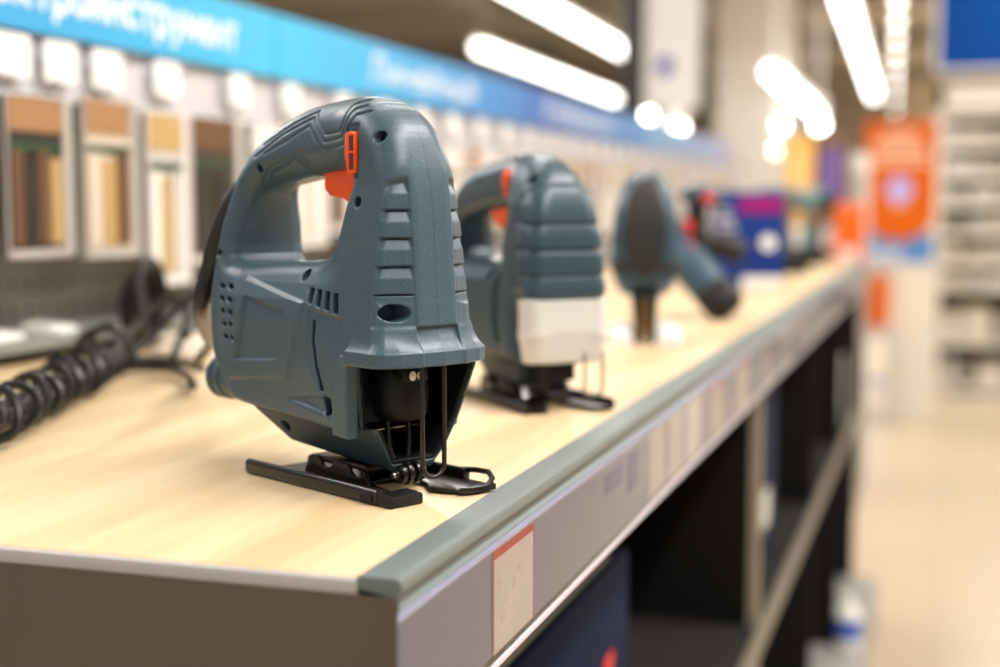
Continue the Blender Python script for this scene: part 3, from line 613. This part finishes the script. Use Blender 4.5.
MB().box(-.06, .07, -.03, .1, .2, .21).build('tray', mat('strip_blue', (.1, .27, .62)), lb)
# table of bright goods past the end of the tool shelf
tb = thing('display_table', 'narrow grey display table carrying orange and purple goods', 'table', (-.42, 5.0, 0)); MB().box(-.22, .17, -.18, .22, ZS-.10, ZS-.07).build('table_top', CM[1], tb)
for sx in (-.2, .14):
    for sy in (-.16, .18): MB().box(sx, sx+.02, sy, sy+.02, 0, ZS-.10).build('leg', BEAM, tb)
def goods(name, label, cat, x0, x1, y, z1, c1, c2, z0=ZS-.07):
    g = thing(name, label, cat, ((x0+x1)/2, y, z0)); w = (x1-x0)/2; H = z1-z0
    MB().box(-w, w, 0, .10, 0, H).build('box_body', c1, g, bev=.006); MB().box(-w*.8, w*.8, -.002, 0, H*.45, H*.85).build('label_print', c2, g); MB().box(-w*.5, w*.5, -.002, 0, H*.12, H*.3).build('lower_print', CM[0], g)
YO = mat('goods_amber', (.80, .42, .08), .5); BRN = mat('goods_brown', (.16, .075, .04), .6); PUR = mat('goods_purple', (.16, .10, .32), .5); RDO = mat('goods_red_orange', (.85, .13, .02), .5)
goods('goods_box', 'tall amber goods box left of the brown and purple one', 'box', -.545, -.44, 4.95, ZS+.38, YO, mat('goods_gold', (.85, .55, .2), .5))
goods('goods_box', 'tall brown goods box with a purple upper label', 'box', -.43, -.335, 4.97, ZS+.40, BRN, PUR)
goods('goods_box', 'white goods box between the brown box and the orange poster', 'box', -.33, -.262, 5.08, ZS+.32, CM[0], CM[1])
goods('goods_box', 'low red orange goods box under the white one', 'box', -.36, -.262, 4.86, ZS+.145, RDO, OP)
# ------------------------------------------------------------------ the display counter
def wood_mat():
    m, N, L, b = new_mat('pale_maple'); tc = N.new('ShaderNodeTexCoord'); mp = N.new('ShaderNodeMapping'); mp.inputs['Scale'].default_value = (14, 1.3, 6); mp.inputs['Rotation'].default_value = (0, 0, math.radians(-24))
    w = N.new('ShaderNodeTexNoise'); w.inputs['Scale'].default_value = 2.2; w.inputs['Detail'].default_value = 5; w.inputs['Distortion'].default_value = .6
    r = N.new('ShaderNodeValToRGB'); r.color_ramp.elements[0].position = .36; r.color_ramp.elements[0].color = (.53, .375, .205, 1); r.color_ramp.elements[1].position = .62; r.color_ramp.elements[1].color = (.66, .50, .305, 1)
    L.new(tc.outputs['Object'], mp.inputs['Vector']); L.new(mp.outputs[0], w.inputs['Vector']); L.new(w.outputs['Fac'], r.inputs[0]); L.new(r.outputs[0], b.inputs['Base Color'])
    b.inputs['Roughness'].default_value = .42; return m
Y0, Y1 = .472, 3.58; XB = -.765
ct = thing('display_counter', 'long wooden topped display counter with grey metal edge running into the distance', 'counter', (-.5, 2, 0))
def part(mb, name, m, parent=ct, bev=0., smooth=False, flat=False):
    o = mb.build(name, m, None, bev=bev, smooth=smooth, flat=flat); o.parent = parent
    o.location = -Vector(parent.matrix_basis.translation) if parent is ct else (0, 0, 0); return o
z = ZS
part(MB().box(-.90, -.2073, Y0+.002, Y1, z-.022, z), 'counter_top', wood_mat())
part(MB().box(-.90, -.2075, Y0-.0014, Y0+.0019, z-.0062, z-.0002), 'edge_band', mat('band_grey', (.42, .40, .39), .5), bev=.0006)
DK0 = mat('core_dark', (.03, .025, .02), .8); END = mat('end_panel_brown', (.098, .075, .053), .55, noise=.1, nscale=12)
part(MB().box(-.90, -.1903, Y0-.0014, Y0-.0002, .05, z-.0064), 'end_panel', END)
part(MB().box(-.90, -.2, Y0+.001, Y0+.018, .05, z-.0225), 'end_core', DK0)
MET = mat('edge_metal', (.150, .178, .172), .45, .2, noise=.05, nscale=20)
prof = [(-.2073, z+.0007), (-.1928, z+.0009), (-.1912, z+.0007), (-.1900, z+.0001), (-.1894, z-.0014), (-.1893, z-.0036), (-.1900, z-.0050), (-.1925, z-.0058), (-.1925, z-.0105), (-.1905, z-.0118), (-.1905, z-.0665), (-.1945, z-.0685), (-.1955, z-.0685), (-.1955, z-.006), (-.2073, z-.004)]
part(MB().prism([(x, zz) for x, zz in prof], Y0-.0001, Y1), 'metal_edge', MET, flat=True)
m_ins = mat('rail_insert', (.35, .36, .48), .45, noise=.06, nscale=8)
part(MB().box(-.1904, -.1901, Y0-.002, Y1, z-.064, z-.0122), 'rail_insert', m_ins)
# thin clear price-rail cover
m, N, L, b = new_mat('clear_cover'); N.remove(b); out = N['Material Output']; tr = N.new('ShaderNodeBsdfTransparent'); gl = N.new('ShaderNodeBsdfGlossy'); gl.inputs['Roughness'].default_value = .12
fr = N.new('ShaderNodeFresnel'); fr.inputs['IOR'].default_value = 1.28; ms = N.new('ShaderNodeMixShader'); L.new(fr.outputs[0], ms.inputs[0]); L.new(tr.outputs[0], ms.inputs[1]); L.new(gl.outputs[0], ms.inputs[2]); L.new(ms.outputs[0], out.inputs[0]); CLEAR = m
part(MB().add([(-.1884, Y0-.003, z-.0655), (-.1884, Y1, z-.0655), (-.1884, Y1, z-.0125), (-.1884, Y0-.003, z-.0125)], [(0, 1, 2, 3)]), 'clear_cover', CLEAR)
part(MB().box(-.1904, -.1872, Y0-.003, Y1, z-.0690, z-.0660), 'cover_lip', mat('lip_pale', (.58, .52, .56), .3), bev=.0008)
# price cards slid behind the cover
PINK = mat('card_pink_white', (.90, .82, .80), .6, noise=.10, nscale=60); RED = mat('card_red', (.72, .06, .05), .5); BEI = mat('card_beige', (.76, .67, .62), .6, noise=.06, nscale=40); VIO = mat('ink_violet', (.22, .19, .42), .6)
def card(y0, y1, z0, z1, m, label, red=False, group=None):
    c = thing('price_card', label, 'price card', (-.1896, y0, z+z0), 0, group); w = y1-y0; h = z1-z0
    MB().box(-.0003, .0002, 0, w, 0, h).build('card', m, c)
    if red:
        MB().box(.0002, .0004, 0, w, h-.004, h).build('red_band', RED, c)
        MB().box(.0002, .0004, 0, .0011, 0, h-.004).build('red_edge', RED, c); MB().box(.0002, .0004, w-.0011, w, 0, h-.004).build('red_edge', RED, c)
    return c
c = card(.582, .6475, -.0635, -.0155, PINK, 'white price card with red border and red top band, nearest on the rail', True)
for i, (yy, zz, s) in enumerate(((.012, .012, .006), (.018, .020, .004), (.030, .024, .005), (.038, .030, .004), (.008, .030, .004))):
    MB().box(.0002, .00035, yy, yy+s, zz, zz+s*.8).build('faded_mark', mat('faded_red', (.88, .72, .70), .6), c)
cards = [(.930, .985, BEI, False), (.998, 1.06, BEI, False), (1.075, 1.14, PINK, False), (1.20, 1.26, BEI, True), (1.36, 1.43, PINK, True), (1.56, 1.62, BEI, False), (1.75, 1.82, PINK, False), (1.98, 2.05, BEI, True), (2.25, 2.32, BEI, False), (2.6, 2.67, PINK, False), (2.95, 3.02, BEI, False), (3.25, 3.32, PINK, False)]
ords = ['first', 'second', 'third', 'fourth', 'fifth', 'sixth', 'seventh', 'eighth', 'ninth', 'tenth', 'eleventh', 'twelfth']
for i, (a, b_, m_, rd) in enumerate(cards): card(a, b_, -.0625, -.0165, m_, '%s blurred %s price card beyond the red bordered one' % (ords[i], 'red topped' if rd else 'plain pale'), rd, 'price cards along the rail')
for i, (a, b_, z0, z1) in enumerate(((.80, .85, -.034, -.022), (.865, .895, -.045, -.020), (.995, 1.003, -.05, -.018))):
    s = tag(MB().box(-.1900, -.18945, a, b_, z+z0, z+z1).build('ink_sticker', VIO), ['violet ink sticker, nearest and widest on the rail', 'tall violet ink sticker just before the first pale card', 'narrow violet sticker between two pale cards'][i], 'sticker')
# bays below: dividers, lower shelf, deck
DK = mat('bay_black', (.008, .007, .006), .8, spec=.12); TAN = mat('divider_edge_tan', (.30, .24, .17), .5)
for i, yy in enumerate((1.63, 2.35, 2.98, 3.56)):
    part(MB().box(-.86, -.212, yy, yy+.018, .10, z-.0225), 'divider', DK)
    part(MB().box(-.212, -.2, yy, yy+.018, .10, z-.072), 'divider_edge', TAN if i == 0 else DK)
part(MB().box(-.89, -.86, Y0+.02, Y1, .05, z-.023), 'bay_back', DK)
zl2 = z-.36
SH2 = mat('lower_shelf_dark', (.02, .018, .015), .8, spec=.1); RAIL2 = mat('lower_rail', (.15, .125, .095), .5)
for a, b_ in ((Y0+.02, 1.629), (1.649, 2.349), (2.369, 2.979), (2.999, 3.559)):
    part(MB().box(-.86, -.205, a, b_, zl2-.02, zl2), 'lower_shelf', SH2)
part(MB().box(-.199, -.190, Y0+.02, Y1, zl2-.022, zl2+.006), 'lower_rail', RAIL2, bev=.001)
part(MB().box(-.89, -.14, Y0+.1, Y1, 0, .10), 'plinth', mat('plinth_grey', (.30, .29, .26), .5), bev=.004)
# cartons stored in the bays
NV = mat('navy_card', (.003, .009, .034), .75, spec=.1, noise=.1, nscale=10); RD2 = mat('print_red', (.62, .01, .015), .45); CRM = mat('print_cream', (.55, .45, .30), .5)
def carton(label, x0, x1, y0, y1, zb, zt, m, marks):
    g = thing('tool_carton', label, 'carton', (x1, y0, zb)); 
    MB().box(x0-x1, 0, 0, y1-y0, 0, zt-zb).build('carton_body', m, g, bev=.003)
    for nm, bx, mm in marks: MB().box(*bx).build(nm, mm, g)
    return g
g = carton('navy carton with red lettering on the near lower shelf, under the red bordered card', -.62, -.262, .80, 1.20, zl2, z-.165, NV,
       [('cream_label', (-.13, -.05, .05, .12, .195, .1953), CRM), ('cream_label', (-.10, -.02, .30, .38, .195, .1953), CRM), ('white_strip', (-.012, -.008, .02, .36, .195, .1954), CM[1])])
for q_ in (0, .075): MB().prism([(.19+q_, .03), (.225+q_, .03), (.262+q_, .12), (.232+q_, .12)], .0, .0015, 'x').build('red_lettering', RD2, g)
carton('navy carton with a red patch on the lower shelf just past the tan divider', -.55, -.225, 1.70, 2.02, zl2, z-.10, NV, [('red_patch', (0, .0015, .02, .11, .14, .20), RD2), ('white_patch', (0, .0015, .16, .24, .06, .11), CM[1])])
carton('second navy carton on the lower shelf, deeper in the counter', -.55, -.26, 2.40, 2.7, zl2, z-.14, NV, [('red_patch', (0, .0015, .05, .12, .06, .12), RD2)])
carton('white carton on the lower shelf near the far end of the counter', -.50, -.215, 3.03, 3.28, zl2, z-.20, CM[0], [('grey_print', (0, .0015, .06, .18, .05, .1), CM[1])])
bt = thing('cleaner_bottle', 'small white bottle with blue label standing on the grey plinth', 'bottle', (-.175, 2.99, .10))
MB().lathe([(.026, 0), (.028, .01), (.028, .075), (.012, .092), (.012, .11), (0, .11)], (0, 0, 0), 'z', 18).build('bottle_body', CM[0], bt, smooth=True); MB().cyl((0, 0), .0285, .02, .06, 'z', 18).build('label_band', mat('banner_blue', (.06, .17, .6)), bt)
# ------------------------------------------------------------------ back of the counter: ledge, pegboard, header
def peg_mat():
    m, N, L, b = new_mat('pegboard'); tc = N.new('ShaderNodeTexCoord'); sep = N.new('ShaderNodeSeparateXYZ'); L.new(tc.outputs['Object'], sep.inputs[0])
    def cell(o):
        a = N.new('ShaderNodeMath'); a.operation = 'MULTIPLY'; a.inputs[1].default_value = 40; f = N.new('ShaderNodeMath'); f.operation = 'FRACT'; s = N.new('ShaderNodeMath'); s.operation = 'SUBTRACT'; s.inputs[1].default_value = .5; p = N.new('ShaderNodeMath'); p.operation = 'POWER'; p.inputs[1].default_value = 2
        L.new(o, a.inputs[0]); L.new(a.outputs[0], f.inputs[0]); L.new(f.outputs[0], s.inputs[0]); ab = N.new('ShaderNodeMath'); ab.operation = 'ABSOLUTE'; L.new(s.outputs[0], ab.inputs[0]); L.new(ab.outputs[0], p.inputs[0]); return p.outputs[0]
    ad = N.new('ShaderNodeMath'); L.new(cell(sep.outputs[1]), ad.inputs[0]); L.new(cell(sep.outputs[2]), ad.inputs[1])
    lt = N.new('ShaderNodeMath'); lt.operation = 'LESS_THAN'; lt.inputs[1].default_value = .02; L.new(ad.outputs[0], lt.inputs[0])
    mx = N.new('ShaderNodeMix'); mx.data_type = 'RGBA'; mx.inputs[6].default_value = (.20, .19, .165, 1); mx.inputs[7].default_value = (.02, .02, .018, 1); L.new(lt.outputs[0], mx.inputs[0]); L.new(mx.outputs[2], b.inputs['Base Color']); b.inputs['Roughness'].default_value = .5; return m
bk = thing('pegboard_display', 'grey pegboard back panel with blue header strip behind the counter', 'display panel', (-.86, .5, ZS))
def bpart(mb, name, m, bev=0.): o = mb.build(name, m, bk, bev=bev); return o
YE = 5.4
bpart(MB().box(-.012, 0, 0, YE, .0006, .30), 'pegboard', peg_mat())
LG = mat('ledge_grey', (.22, .235, .215), .45)
bpart(MB().box(0, .086, 0, YE, .0012, .0100), 'ledge_shade_strip', DK); bpart(MB().box(.0, .093, 0, YE, .0101, .0215), 'ledge', LG, .002)  # black strip under the ledge painted in as its shadow gap
def header_mat(name, c0, c1):
    m, N, L, b = new_mat(name); tc = N.new('ShaderNodeTexCoord'); sep = N.new('ShaderNodeSeparateXYZ'); L.new(tc.outputs['Generated'], sep.inputs[0])
    r = N.new('ShaderNodeValToRGB'); r.color_ramp.elements[0].color = (*c0, 1); r.color_ramp.elements[1].color = (*c1, 1); L.new(sep.outputs[1], r.inputs[0]); L.new(r.outputs[0], b.inputs['Base Color']); b.inputs['Roughness'].default_value = .4; return m
WH = mat('letter_white', (.92, .93, .94), .5)
hz0, hz1 = .298, .377
hd = [(.40, 1.585, (.03, .19, .54), (.055, .48, .80), 'Электроинструмент', 1.483), (1.589, 2.70, (.055, .48, .80), (.06, .20, .58), 'Линейный', 2.35), (2.704, 3.85, (.05, .16, .52), (.08, .30, .66), 'Лобзики', 3.42), (3.854, 5.4, (.16, .42, .75), (.35, .42, .70), None, 0)]
for i, (a, b_, c0, c1, s, ye) in enumerate(hd):
    p = bpart(MB().box(.055, .060, a-.5, b_-.5, hz0, hz1), 'header_panel', header_mat('header_blue_%d' % i, c0, c1))
    if s:
        lettering(s, ye-.5-(.50, .46, .62)[i], ye-.5, hz0+.024, .036, .0602, WH, p)
bpart(MB().box(.0, .056, 0, YE, hz0+.003, hz0+.008), 'header_bracket', LG)
bpart(MB().box(.052, .057, 0, YE, .2385, .2425), 'hook_rail', mat('rail_white', (.80, .79, .78), .4))
bpart(MB().box(.0, .048, 0, YE, .243, .2975), 'upper_panel', mat('upper_panel_grey', (.60, .58, .62), .5))
# packs of saw blades on hooks
def pack(y0, w, z0, h, label, top, strips, dark, frame, group=None):
    g = thing('blade_pack', label, 'blade pack', (-.795, y0, ZS+z0), 0, group)
    MB().box(-.004, 0, 0, w, 0, h).build('backing_card', dark, g)
    f = MB(); f.box(0, .003, 0, w*.025, 0, h); f.box(0, .003, w*.87, w, 0, h); f.box(0, .003, w*.05, w*.86, 0, h*.05); f.build('clear_frame', frame, g)
    MB().box(0, .002, w*.06, w*.85, h*.78, h*.99).build('picture_header', top, g)
    n = len(strips)
    for i, s in enumerate(strips): MB().box(0, .0035, w*(.08+.77*i/n), w*(.08+.77*(i+.82)/n), h*.08, h*(.62 if i % 2 else .66)).build('saw_blade', s, g)
    MB().box(0, .0022, w*.06, w*.85, h*.66, h*.71).build('green_band', mat('band_green', (.02, .06, .025), .5), g)
    return g
KB = mat('pack_black', (.022, .018, .015), .5); GO = mat('pack_gold', (.50, .33, .13), .4); BRW = mat('pack_brown', (.13, .06, .025), .5); ORG = mat('pack_orange', (.36, .19, .085), .5); FRW = mat('pack_frame', (.50, .46, .43), .35); CRD = mat('pack_cream', (.66, .57, .46), .5)
SIL = mat('pack_silver', (.60, .58, .55), .35); PKW = mat('pack_white', (.78, .75, .73), .45)
pack(1.045, .098, .092, .147, 'blade pack with brown and gold strips, leftmost on the pegboard', ORG, [BRW, KB, BRW, GO], KB, FRW)
pack(1.163, .094, .088, .156, 'blade pack with broad gold strip, second from the left', ORG, [CRD, GO, BRW], CRD, FRW)
pack(1.275, .082, .055, .183, 'longer white framed blade pack with one gold strip, third from the left', GO, [PKW, GO, SIL], SIL, PKW)
pack(1.362, .120, .075, .163, 'dark brown blade pack just left of the nearest jigsaw handle', BRW, [KB, KB], mat('pack_umber', (.055, .035, .022), .5), SIL)
pack(.93, .095, .092, .147, 'dark blade pack at the very left edge of the pegboard', BRW, [KB, BRW, KB], KB, SIL)
random.seed(9); yy = 1.505; i = 0
CN = {CRD.name: 'cream', PKW.name: 'white', GO.name: 'gold', ORG.name: 'orange', SIL.name: 'silver grey'}
while yy < 5.2:
    w = random.uniform(.075, .12); hh = random.uniform(.13, .19)
    i += 1; tp = random.choice([CRD, PKW, GO, ORG]); pack(yy, w, .236-hh, hh, '%s topped blade pack, %s in the upper row beyond the dark brown pack' % (CN[tp.name], ordinal(i)), tp, [random.choice([PKW, CRD, SIL, PKW, BRW]) for _ in range(3)], random.choice([CRD, PKW, SIL]), PKW, 'pale blade packs along the pegboard')
    yy += w+random.uniform(.006, .02)
yy = 1.505; i = 0
while yy < 5.0:
    w = random.uniform(.09, .13); hh = .085
    if yy > 1.7: i += 1; tp = random.choice([CRD, PKW, SIL]); pack(yy, w, .023, .022, '%s topped low pack, %s in the bottom row just above the ledge' % (CN[tp.name], ordinal(i)), tp, [random.choice([PKW, CRD, SIL]) for _ in range(2)], random.choice([CRD, SIL, BRW]), PKW, 'low blade packs in the bottom row')
    yy += w+random.uniform(.015, .05)
def ticket(y, label, group=None):
    g = thing('hook_ticket', label, 'price ticket', (-.799, y, ZS+.2555), 0, group)
    MB().box(0, .0012, 0, .05, 0, .0375).build('ticket_card', WH, g); MB().box(.0012, .0016, .006, .036, .008, .0105).build('print_line', CM[1], g); MB().tube([(-.012, .025, -.008), (-.004, .025, -.008), (-.001, .025, .003)], .0015, 6).build('hook_wire', MATS['bright_steel'], g)
for y_, lab in ((1.042, 'white hook ticket at the left edge under the blue header'), (1.113, 'white hook ticket, second from the left under the header'), (1.19, 'white hook ticket, third from the left under the header'), (1.302, 'white hook ticket, fourth from the left under the header'), (1.462, 'white hook ticket, fifth from the left under the header'), (1.60, 'white hook ticket just left of the nearest jigsaw grip')): ticket(y_, lab)
yy = 1.76; i = 0
while yy < 5.2: i += 1; ticket(yy, 'white hook ticket, %s beyond the nearest jigsaw grip under the header' % ordinal(i), 'distant hook tickets'); yy += .15
# small tickets lying on the ledge, boxed blue item on the pegboard
for (y_, x_, a, lab) in ((1.085, -.80, .2, 'pale folded ticket lying on the grey ledge, right one'), (1.0, -.80, .1, 'pale folded ticket lying on the grey ledge, left one')):
    t = thing('folded_ticket', lab, 'price ticket', (x_, y_, ZS+.0216), a); MB().prism([(-.014, 0), (.026, 0), (.024, .004), (-.01, .009)], 0, .045).build('ticket_card', CM[0], t, bev=.0008); MB().box(-.002, .008, .01, .035, .0082, .0086).build('print_line', CM[1], t)
for (x_, y_, lab) in ((-.722, 1.22, 'flat cream sanding disc lying on the counter behind the cord, far one'), (-.655, 1.115, 'flat cream sanding disc lying on the counter behind the cord, near one')):
    t = thing('sanding_disc', lab, 'sanding disc', (x_, y_, ZS)); MB().lathe([(.031, 0), (.033, .004), (.031, .011), (.006, .012), (0, .010)], (0, 0, 0), 'z', 28).build('disc', CRD, t, smooth=True); MB().cyl((0, 0), .012, .0111, .0125, 'z', 18).build('hub', CM[1], t)
t = thing('cable_coil', 'black coil of cable against the ledge behind the cord', 'cable', (-.738, 1.165, ZS+.002), .3)
for q in range(4): MB().tube([(.004*q, .05*math.cos(a), .04+.003*q+.036*math.sin(a)) for a in np.linspace(0, 2*math.pi, 28)[:-1]], .0045, 8, True).build('cable_turn', MATS['black_plastic'] if 'black_plastic' in MATS else mat('black_plastic', (.008, .008, .008), .5), t, smooth=True)
# ------------------------------------------------------------------ tools on the counter
SX, SY, SA = -.21996, .61294, math.radians(-29)
saw = front_jigsaw((SX, SY, ZS), SA)
second_jigsaw((-.233, .897, ZS), math.radians(-47))
third_jigsaw((-.283, 1.359, ZS), math.radians(-78)).scale = (1.06, 1.06, 1.06)
fourth_tool((-.2745, 1.70, ZS), math.radians(-78))
# power cord of the nearest saw: bundle wrapped in its own end
Mi = Matrix.Translation((SX, SY, ZS)) @ Matrix.Rotation(SA, 4, 'Z'); Mi = Mi.inverted()
CB = mat('cord_rubber', (.010, .009, .008), .34)
W3 = lambda x, y, zz: Mi @ Vector((x, y, ZS+zz))
ax = [(-.50, .62, .017), (-.525, .685, .017), (-.548, .745, .018), (-.572, .806, .018), (-.595, .868, .018), (-.622, .93, .018), (-.648, .99, .018)]
axs = spline(ax, 24, False)
for k_ in range(4):
    a = k_*math.pi/2; n = len(axs); pts = [W3(p[0]+.0052*math.cos(a+i*.02), p[1]+.0022*math.cos(a+i*.02), p[2]+.0052*math.sin(a+i*.02)) for i, p in enumerate(axs)]
    cord = MB().tube(pts, .0034, 8).build('power_cord', CB, saw, smooth=True)
def wrap(i0, i1, turns, R, name):
    pts = []; m_ = int(turns*18)
    for j in range(m_+1):
        u = j/m_; f = i0+(i1-i0)*u; i = min(int(f), len(axs)-2); p = Vector(axs[i]).lerp(Vector(axs[i+1]), f-i); t = (Vector(axs[min(i+3, len(axs)-1)])-Vector(axs[max(i-2, 0)])).normalized()
        sd = t.cross(Vector((0, 0, 1))).normalized(); upv = sd.cross(t); q = 2*math.pi*turns*u
        rr = R*(1+.07*math.sin(j*.9)+.06*math.sin(j*.23)); pts.append(W3(*(p+sd*rr*math.cos(q)+upv*rr*math.sin(q)+Vector((0, 0, max(0, R*1.14+.0029-p.z)+.0006)))))
    MB().tube(pts, .0029, 8).build(name, CB, saw, smooth=True)
wrap(8, 112, 10, .0138, 'cord_wrap'); wrap(120, 136, 1.9, .019, 'cord_wrap')
lp = lambda P, nm: MB().tube([W3(*p) for p in spline(P, 10, False)], .0034, 8).build(nm, CB, saw, smooth=True)
lp([(-.645, .985, .02), (-.648, 1.01, .034), (-.642, 1.035, .052), (-.628, 1.05, .060), (-.612, 1.04, .052), (-.598, 1.01, .036), (-.59, .98, .018)], 'cord_loop')
lp([(-.640, .985, .012), (-.632, 1.02, .030), (-.615, 1.045, .058), (-.595, 1.04, .066), (-.565, .98, .058), (-.53, .90, .045)], 'cord_loop')
lp([(-.64, .99, .014), (-.61, 1.0, .012), (-.57, .97, .014), (-.53, .92, .018)], 'cord_loop')
lp([(-.64, .98, .008), (-.60, .985, .008), (-.56, .95, .008), (-.52, .89, .009)], 'cord_loop')
slv = [Vector(q) for q in [(-.150, -.006, .150), (-.160, -.010, .147), (-.169, -.013, .136), (-.176, -.016, .120), (-.183, -.019, .100), (-.191, -.019, .082)]]+[W3(-.43, .755, .062), W3(-.46, .81, .048), W3(-.50, .87, .034), W3(-.53, .91, .020)]
MB().tube([Vector(q) for q in spline(slv, 5, False)], [.0066]*18+[.0056]*6+[.0046]*8+[.0036]*14, 10).build('cord_sleeve', CB, saw, smooth=True)
# blue boxed tool and the tools beyond it
BX = mat('box_blue', (.006, .030, .19), .5, spec=.2); MAG = mat('box_magenta', (.30, .006, .15), .5, spec=.2)
g = thing('tool_box', 'upright royal blue box with a magenta stripe, behind the blue power tool', 'box', (-.306, 2.31, ZS), math.radians(12))
MB().box(-.056, .056, 0, .12, 0, .162).build('box_body', BX, g, bev=.003); MB().box(-.018, .054, -.0015, 0, .128, .152).build('magenta_stripe', MAG, g)
MB().cyl((.030, .078), .013, -.0025, 0, 'y', 22).build('round_mark', CM[0], g); MB().box(-.012, .054, -.0015, 0, .002, .022).build('white_strip', CM[0], g)
for i in range(3): MB().box(-.052, -.022-.006*i, -.0015, 0, .100+.014*i, .106+.014*i).build('print_line', CM[1], g)
GR = mat('tool_charcoal', (.10, .10, .10), .5); TL = mat('tool_teal', (.10, .22, .24), .45)
drill('charcoal cordless drill right behind the royal blue box', (-.33, 2.85, ZS), math.radians(-120), GR)
drill('teal cordless drill near the far end of the counter', (-.285, 3.3, ZS), math.radians(-60), TL)
